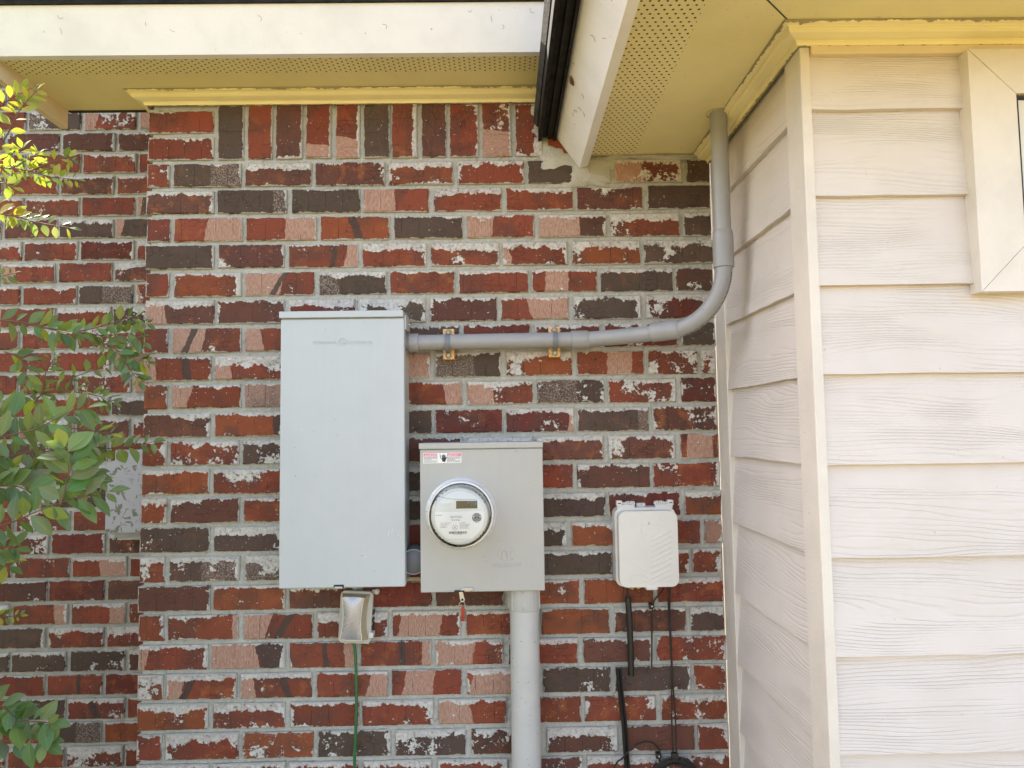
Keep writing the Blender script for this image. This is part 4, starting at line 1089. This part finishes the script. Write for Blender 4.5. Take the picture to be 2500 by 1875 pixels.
MB().lathe([(.0012, -.0125), (.0001, -.0126)], (1.398, tz1+.0045), 10).build('nail_hole', MT['ink'], tb_)
mb = MB(); mb.box((1.392, -.083, tz0-.003), (1.423, -.045, tz0+.008), .003); put(mb, 'lid_latch', MT['white_plastic'], te)
mb = MB(); rr = random.Random(8)
for i in range(16):
    bmx = bmesh.new(); bmesh.ops.create_icosphere(bmx, subdivisions=2, radius=rr.uniform(.004, .0075))
    for v in bmx.verts: v.co *= rr.uniform(.85, 1.15)
    mb.bm(bmx, Matrix.Translation((1.358+rr.uniform(0, .026), -.016+rr.uniform(-.008, .004), tz0-.004+rr.uniform(-.007, .003))), True)
put(mb, 'foam_sealant', MT['foam'], te)
mb = MB(); p = tele(795, 540); mb.tube([p+Vector((-.001, -.0004, -.003)), p+Vector((.002, -.0004, .004))], .0006, 5); mb.build('scratch', MT['scuff'], lid)

# ------------------------------------------------------------------ black sleeves, cables and coil
def D(x, y, dy): return at(x, y, 1, dy)
def crop3(x, y, dy): return at((1420+x/3.645)*.8848, (1420+y/3.645)*.8848, 1, dy)
su = thing('cable_sleeve', 'upper black tube, dropping from the white telecom box', 'cable sleeve', (1.34, -.03, 1.0), 'black sleeves on the wall')
put(MB().tube(bez([crop3(411, 138, -.026), crop3(425, 330, -.026), crop3(436, 600, -.024), crop3(441, 835, -.024)], 6), .0085, 18), 'tube', MT['black'], su)
put(MB().tube([crop3(408, 60, -.026), crop3(411, 150, -.026)], .0032, 10), 'inner_cable', MT['cable'], su)
sl_ = thing('cable_sleeve', 'lower black split tube, leaning and open at its top end', 'cable sleeve', (1.31, -.03, .8), 'black sleeves on the wall')
pth = bez([crop3(327, 775, -.020), crop3(352, 1020, -.020), crop3(382, 1300, -.020), crop3(408, 1659, -.020), Vector((1.366, -.02, .30)), Vector((1.37, -.02, -.01))], 8)
mb = MB(); n = 18
nr = 0
for rad, flip in ((.0082, 1), (.0066, -1)):
    rings = []
    for i, p in enumerate(pth):
        rings.append([p+Vector((rad*math.cos(t), rad*math.sin(t), -.004*math.sin(t) if i == 0 else 0)) for t in [math.radians(-75+330*k/n) for k in range(n+1)]])
    vs_ = [q for r in rings for q in r]; mb.add(vs_, [(i*(n+1)+k, i*(n+1)+k+1, (i+1)*(n+1)+k+1, (i+1)*(n+1)+k) for i in range(len(pth)-1) for k in range(n)], True)
put(mb, 'tube', MT['black'], sl_)
def clip(x, y, label):
    p = crop3(x, y, -.008); t = thing('cable_clip', label, 'cable clip', p, 'nailed cable clips')
    mb = MB(); mb.box((-.0065, -.010, -.0055), (.0065, .010, .0055), .0015); mb.tube([(-.006, -.004, -.007), (.002, -.013, -.004), (.004, -.004, .006)], .0022, 8); mb.build('saddle', MT['cable'], t)
    mb = MB(); mb.lathe([(.0026, -.010), (.0024, -.0125), (.0001, -.0128)], (0, 0), 12); mb.build('nail', MT['steel'], t)
clip(620, 212, 'black cable clip on the cut-off cable just below the white box')
clip(682, 1540, 'black cable clip beside the coil of black cable')
cc = thing('cut_cable', 'thin black cable cut off short, hanging from the white box', 'cable', crop3(625, 500, -.012))
put(MB().tube(bez([crop3(735, 60, -.03), crop3(700, 105, -.022), crop3(655, 155, -.014), crop3(638, 200, -.012), crop3(628, 260, -.010), crop3(625, 500, -.008), crop3(623, 768, -.008)], 8), .0022, 8), 'sheath', MT['cable'], cc)
lp = thing('loop_cable', 'thin black cable arching over the leaning split tube to the clip', 'cable', crop3(560, 1430, -.02))
put(MB().tube(bez([crop3(695, 1640, -.012), crop3(696, 1570, -.012), crop3(694, 1520, -.012), crop3(665, 1460, -.014), crop3(600, 1425, -.018), crop3(530, 1432, -.028), crop3(440, 1490, -.034), crop3(360, 1575, -.030), crop3(290, 1655, -.02), Vector((1.26, -.015, .50)), Vector((1.25, -.015, .0))], 8), .0021, 8), 'sheath', MT['cable'], lp)
co = thing('cable_coil', 'coil of black cable hung on two thin strands below the white box', 'cable coil', crop3(830, 1700, -.02))
c0 = crop3(828, 1735, -.02); mb = MB(); rr = random.Random(6)
for k in range(9):
    r = .062-.0034*k+rr.uniform(-.001, .001); ox, oz = rr.uniform(-.002, .002), rr.uniform(-.003, .003)
    mb.tube([(c0.x+ox+(r*1.0)*math.cos(t), c0.y+rr.uniform(-.002, .002)+(-.006+.0016*k), c0.z+oz-.004+.93*r*math.sin(t)) for t in [2*math.pi*i/44 for i in range(44)]], .0027, 7, close=True)
put(mb, 'loops', MT['cable'], co)
for a in ([(766, 50, -.03), (776, 300, -.016), (788, 520, -.014), (800, 760, -.014), (802, 1000, -.014), (803, 1280, -.016), (812, 1510, -.022)], [(786, 50, -.03), (786, 300, -.017), (796, 520, -.016), (810, 860, -.015), (824, 1050, -.015), (838, 1280, -.016), (846, 1520, -.022)]):
    put(MB().tube(bez([crop3(*q) for q in a], 6), .0021, 8), 'strand', MT['cable'], co)
p = crop3(830, 1550, -.027); put(MB().box((p.x-.009, p.y-.006, p.z-.010), (p.x+.009, p.y+.010, p.z+.008), .003), 'tie', MT['cable'], co)

# ------------------------------------------------------------------ utility box on the wing wall, half hidden by the wall end
ub = thing('utility_box', 'mottled grey utility box on the shaded wing wall behind the shrub', 'utility box', (-.26, WY, 1.35))
ux0, ux1, uz0, uz1 = -.333, -.06, 1.222, 1.487
put(MB().box((ux0+.008, WY-.05, uz0-.022), (ux1-.008, WY, uz1+.012), .003), 'back_box', MT['util'], ub)
fr = [(ux0, uz0), (ux1, uz0), (ux1, uz1)]+[(ux1+(ux0-ux1)*i/10, uz1+.0-.030*(i/10)**3) for i in range(1, 11)]
put(MB().prism(fr, (WY-.085, WY-.035), 1, .006), 'lid', MT['util'], ub)
put(MB().box((ux0+.020, WY-.045, uz0-.030), (ux1-.01, WY, uz0-.020)), 'drip_tray', MT['panel_side'], ub)

# ------------------------------------------------------------------ shrub
sh = thing('shrub', 'leafy shrub reaching in from the left, sunlit yellow at its top', 'shrub', (-1.0, -.2, 0))
def leaf(mb, cols, uvs, base, axis, nrm, ln, wd, col, fold=.18, curl=.2):
    axis = axis.normalized(); nrm = (nrm-axis*nrm.dot(axis)).normalized(); sd = axis.cross(nrm)
    rows = [(0, 0.05), (.12, .42), (.3, .86), (.48, 1.), (.68, .82), (.86, .42), (1., .03)]
    b = len(mb.v); vs_ = []
    for t, w in rows:
        c = base+axis*(ln*t)-nrm*(curl*ln*t*t*.5)
        for s_ in (-1, 0, 1): vs_.append(c+sd*(s_*w*wd/2)+nrm*(abs(s_)*w*wd*fold))
    fs = []
    for i in range(len(rows)-1):
        for k in range(2): fs.append((3*i+k, 3*i+k+1, 3*i+4+k, 3*i+3+k))
    mb.add(vs_, fs, True)
    for f in fs:
        for q in f: uvs.append(((q % 3)/2, rows[q//3][0])); cols.append(col)
GRN = [(.11, .20, .065), (.135, .235, .085), (.08, .155, .05), (.18, .27, .085), (.16, .25, .125)]
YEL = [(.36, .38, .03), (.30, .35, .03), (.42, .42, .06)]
rs = random.Random(21)
def sprig(pix, size, leaves, mix=0., spread=1., shape=.5, face=.6, twig=.0016):
    """a branch through photo points (x, y, depth) with its leaves"""
    path = bez([at(x, y, 1, d) for x, y, d in pix], 8); L = len(path)
    br = MB().tube(path, [twig*(1.2-.8*i/(L-1)) for i in range(L)], 7).build('branch', MT['twig'], sh); br.location = -sh.location
    mb = MB(); cols = []; uvs = []
    leaves = int(leaves*1.3); size *= .97
    for i in range(leaves):
        t = (i+.5)/leaves; t = t**.85; k = min(L-2, int(t*(L-1))); p = path[k].lerp(path[k+1], t*(L-1)-k); tan = (path[k+1]-path[k]).normalized()
        toc = (CAM-p).normalized(); side = tan.cross(toc).normalized()*(1 if i % 2 else -1)
        ax = tan*rs.uniform(.2, .8)+side*rs.uniform(.5, 1.)*spread+toc*rs.uniform(-.35, .45)+Z*rs.uniform(-.25, .15)
        nm = toc*face+Z*rs.uniform(.2, .9)+Vector((rs.uniform(-.6, .6), rs.uniform(-.5, .5), rs.uniform(-.3, .3)))
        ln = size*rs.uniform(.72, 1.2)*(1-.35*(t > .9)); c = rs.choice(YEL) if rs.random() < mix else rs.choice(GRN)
        c = tuple(x*rs.uniform(.8, 1.2) for x in c)
        st = p+ax.normalized()*.003
        leaf(mb, cols, uvs, st, ax, nm, ln, ln*rs.uniform(shape*.85, shape*1.15), c, rs.uniform(.02, .22), rs.uniform(-.1, .5))
    leaf(mb, cols, uvs, path[-1], path[-1]-path[-3], Vector((0, -.6, .8)), size*.8, size*.8*shape, rs.choice(YEL if rs.random() < mix else GRN))
    o = mb.build('foliage', MT['leaf'], br, recalc=False); me = o.data
    me.uv_layers.new(name='UVMap').data.foreach_set('uv', [c for q in uvs for c in q])
    me.attributes.new('lcol', 'FLOAT_COLOR', 'CORNER').data.foreach_set('color', [c for q in cols for c in (*q, 1)])
# sunlit top
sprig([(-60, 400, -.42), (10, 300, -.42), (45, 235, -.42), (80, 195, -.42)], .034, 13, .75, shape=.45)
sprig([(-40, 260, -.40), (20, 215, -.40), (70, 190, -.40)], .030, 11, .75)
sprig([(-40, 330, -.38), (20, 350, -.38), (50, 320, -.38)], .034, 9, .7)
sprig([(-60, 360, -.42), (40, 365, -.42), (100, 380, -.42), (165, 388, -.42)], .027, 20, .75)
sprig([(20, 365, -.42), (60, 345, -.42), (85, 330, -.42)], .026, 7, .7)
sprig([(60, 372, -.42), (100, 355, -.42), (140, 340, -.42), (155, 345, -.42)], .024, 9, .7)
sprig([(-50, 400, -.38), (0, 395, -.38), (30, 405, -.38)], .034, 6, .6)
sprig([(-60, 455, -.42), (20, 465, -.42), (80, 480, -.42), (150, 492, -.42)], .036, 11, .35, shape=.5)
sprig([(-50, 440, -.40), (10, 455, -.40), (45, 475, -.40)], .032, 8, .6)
sprig([(-60, 610, -.30), (-10, 600, -.30), (30, 590, -.30)], .024, 8, .3)
# middle
sprig([(-50, 690, -.35), (40, 695, -.35), (110, 712, -.35), (170, 725, -.34)], .042, 14, .12)
sprig([(90, 708, -.3), (170, 715, -.28), (235, 700, -.26), (290, 685, -.25), (318, 700, -.25)], .034, 18, .10)
sprig([(170, 718, -.25), (230, 725, -.24), (280, 720, -.24), (310, 740, -.24)], .034, 16, .08)
sprig([(200, 730, -.25), (250, 755, -.24), (290, 775, -.24), (318, 782, -.24)], .034, 15, .08)
sprig([(240, 745, -.25), (262, 770, -.25), (282, 800, -.25), (300, 825, -.25)], .036, 12, .05)
sprig([(10, 760, -.3), (45, 775, -.3), (60, 820, -.3)], .036, 8, .05)
sprig([(-40, 905, -.2), (60, 870, -.18), (130, 828, -.16), (200, 800, -.14), (262, 780, -.14)], .034, 15, .02, face=.4)
sprig([(60, 880, -.2), (90, 850, -.2), (100, 800, -.2), (112, 770, -.2)], .030, 14, .03, face=.3)
sprig([(-40, 890, -.2), (30, 860, -.2), (70, 850, -.2)], .034, 9, .02)
sprig([(60, 850, -.2), (140, 845, -.2), (210, 855, -.2), (245, 870, -.2)], .030, 18, .04, face=.25)
# big pale cluster, nearest the camera
sprig([(-60, 960, -.55), (20, 940, -.55), (80, 925, -.55), (150, 890, -.55), (190, 880, -.55)], .050, 14, .05, shape=.45)
sprig([(-60, 920, -.5), (0, 905, -.5), (60, 900, -.5), (120, 920, -.5)], .050, 12, .03)
sprig([(-60, 990, -.5), (20, 985, -.5), (90, 970, -.5), (160, 975, -.5), (210, 960, -.48)], .048, 15, .04)
sprig([(60, 930, -.45), (140, 925, -.45), (200, 930, -.42), (240, 938, -.42)], .034, 12, .25, shape=.4)
sprig([(100, 975, -.4), (180, 968, -.38), (250, 968, -.36), (330, 955, -.34)], .036, 14, .02, shape=.75)
sprig([(130, 1090, -.6), (145, 1040, -.6), (152, 1000, -.6), (140, 965, -.6)], .052, 9, .04, shape=.6)
sprig([(-60, 1150, -.6), (20, 1130, -.6), (80, 1105, -.6), (150, 1080, -.58), (235, 1062, -.56)], .050, 16, .08, shape=.55)
sprig([(-60, 1060, -.55), (0, 1050, -.55), (50, 1055, -.55), (90, 1090, -.55)], .052, 12, .15, shape=.55)
sprig([(-60, 1020, -.5), (10, 1015, -.5), (60, 1025, -.5), (110, 1010, -.5)], .050, 11, .05)
sprig([(120, 1060, -.5), (170, 1050, -.5), (200, 1020, -.5)], .045, 8, .05, shape=.6)
sprig([(160, 1010, -.45), (190, 1000, -.45), (215, 1035, -.45)], .040, 7, .2)
sprig([(-60, 1175, -.5), (0, 1180, -.5), (35, 1185, -.5)], .042, 8, .05, shape=.5)
sprig([(-60, 1215, -.5), (-5, 1215, -.5), (20, 1225, -.5)], .040, 6, .05)
sprig([(-50, 1325, -.3), (0, 1332, -.3), (45, 1330, -.3)], .022, 10, .5)
sprig([(-60, 1570, -.6), (10, 1560, -.6), (70, 1558, -.6), (112, 1562, -.6)], .046, 11, .05, shape=.6)
sprig([(-60, 1530, -.6), (0, 1525, -.6), (30, 1545, -.6)], .050, 8, .05, shape=.6)
sprig([(-60, 1600, -.6), (0, 1600, -.6), (70, 1598, -.6), (100, 1610, -.6)], .046, 10, .05, shape=.55)
# unseen body of the bush, left of the picture, enlarged to block light
mb = MB(); cols = []; uvs = []; rs = random.Random(33)
while len(cols) < 9500*48:
    p = Vector((rs.gauss(0, .42), rs.gauss(0, .45), rs.gauss(0, .55)))
    if p.length > 1.5: continue
    k3 = (len(cols)//48) % 3
    if k3 == 2: p = Vector((-1.25, -2.3, 1.5))+Vector((p.x*1.0, p.y*1.7, p.z*1.5))  # added unseen hedge lobe, keeps left sky light off the return wall
    else: p = (Vector((-1.05, -.95, 1.6))+Vector((p.x*1.1, p.y*1.2, p.z*1.5))) if k3 else (Vector((-.38, -.50, .80))+Vector((p.x*.8, p.y*.9, p.z*.95)))
    if p.z < .08 or p.y > WY-.06 or p.x > 1.019-.775*(p.y+1.964)-.05 or (p.y > -.35 and p.z > 1.7) or p.y < -4.2 or (p.y < -.9 and p.x > -.45): continue
    ax = Vector((rs.uniform(-1, 1), rs.uniform(-1, 1), rs.uniform(-.5, .4)))
    nm = Vector((rs.uniform(-.6, .6), rs.uniform(-.8, .2), 1)); ln = rs.uniform(.045, .075)
    leaf(mb, cols, uvs, p, ax, nm, ln, ln*.6, tuple(x*rs.uniform(.8, 1.2) for x in rs.choice(GRN)), .1, .2)
o = mb.build('foliage', MT['leaf'], sh, recalc=False); o.location = -sh.location; me = o.data
me.uv_layers.new(name='UVMap').data.foreach_set('uv', [c for q in uvs for c in q])
me.attributes.new('lcol', 'FLOAT_COLOR', 'CORNER').data.foreach_set('color', [c for q in cols for c in (*q, 1)])
# main stems, outside the picture
mb = MB()
for x, y in ((-1.0, -.3), (-.95, -.5), (-1.08, -.15)):
    mb.tube(bez([(x, y, 0), (x+.05, y, .6), (x+.08, y-.03, 1.3), (x+.16, y-.02, 2.2)], 6), [.014-.0004*i for i in range(19)], 8)
o = mb.build('stem', MT['twig'], sh); o.location = -sh.location

# ------------------------------------------------------------------ every small repeat a part of its own
def split(o, name):
    me = o.data; par = list(range(len(me.vertices)))
    def fd(i):
        while par[i] != i: par[i] = par[par[i]]; i = par[i]
        return i
    for e in me.edges: par[fd(e.vertices[0])] = fd(e.vertices[1])
    grp = {}
    for p in me.polygons: grp.setdefault(fd(p.vertices[0]), []).append(p)
    if len(grp) < 2: o.name = name; return
    for g in grp.values():
        ids = sorted({v for p in g for v in p.vertices}); mp = {v: i for i, v in enumerate(ids)}
        m2 = bpy.data.meshes.new(name); m2.from_pydata([me.vertices[v].co for v in ids], [], [[mp[v] for v in p.vertices] for p in g])
        for mt in me.materials: m2.materials.append(mt)
        for a, b in zip(m2.polygons, g): a.use_smooth = b.use_smooth
        n = bpy.data.objects.new(name, m2); COL.objects.link(n); n.parent = o.parent; n.location = o.location
    bpy.data.objects.remove(o)
SPL = dict(raised_lines='raised_line', chevron_ribs='chevron_rib', pink_band='pink_band', scuff_marks='scuff_mark', scratches='scratch', vent_slot='vent_slot', black_gasket='black_gasket', sensor_hole='sensor_hole',
           mount_dot='mount_dot', divider='divider', alert_triangle='alert_triangle', hinge_knuckle='hinge_knuckle', black_print='black_print', printed_marks='printed_mark', small_print='small_print', printed_emblem='printed_emblem', mortar_patch='mortar_patch', screw='screw', dirt_specks='dirt_speck')
for o in list(SC.objects):
    k = o.name.split('.')[0]
    if k in SPL and o.type == 'MESH' and not o.children: split(o, SPL[k])
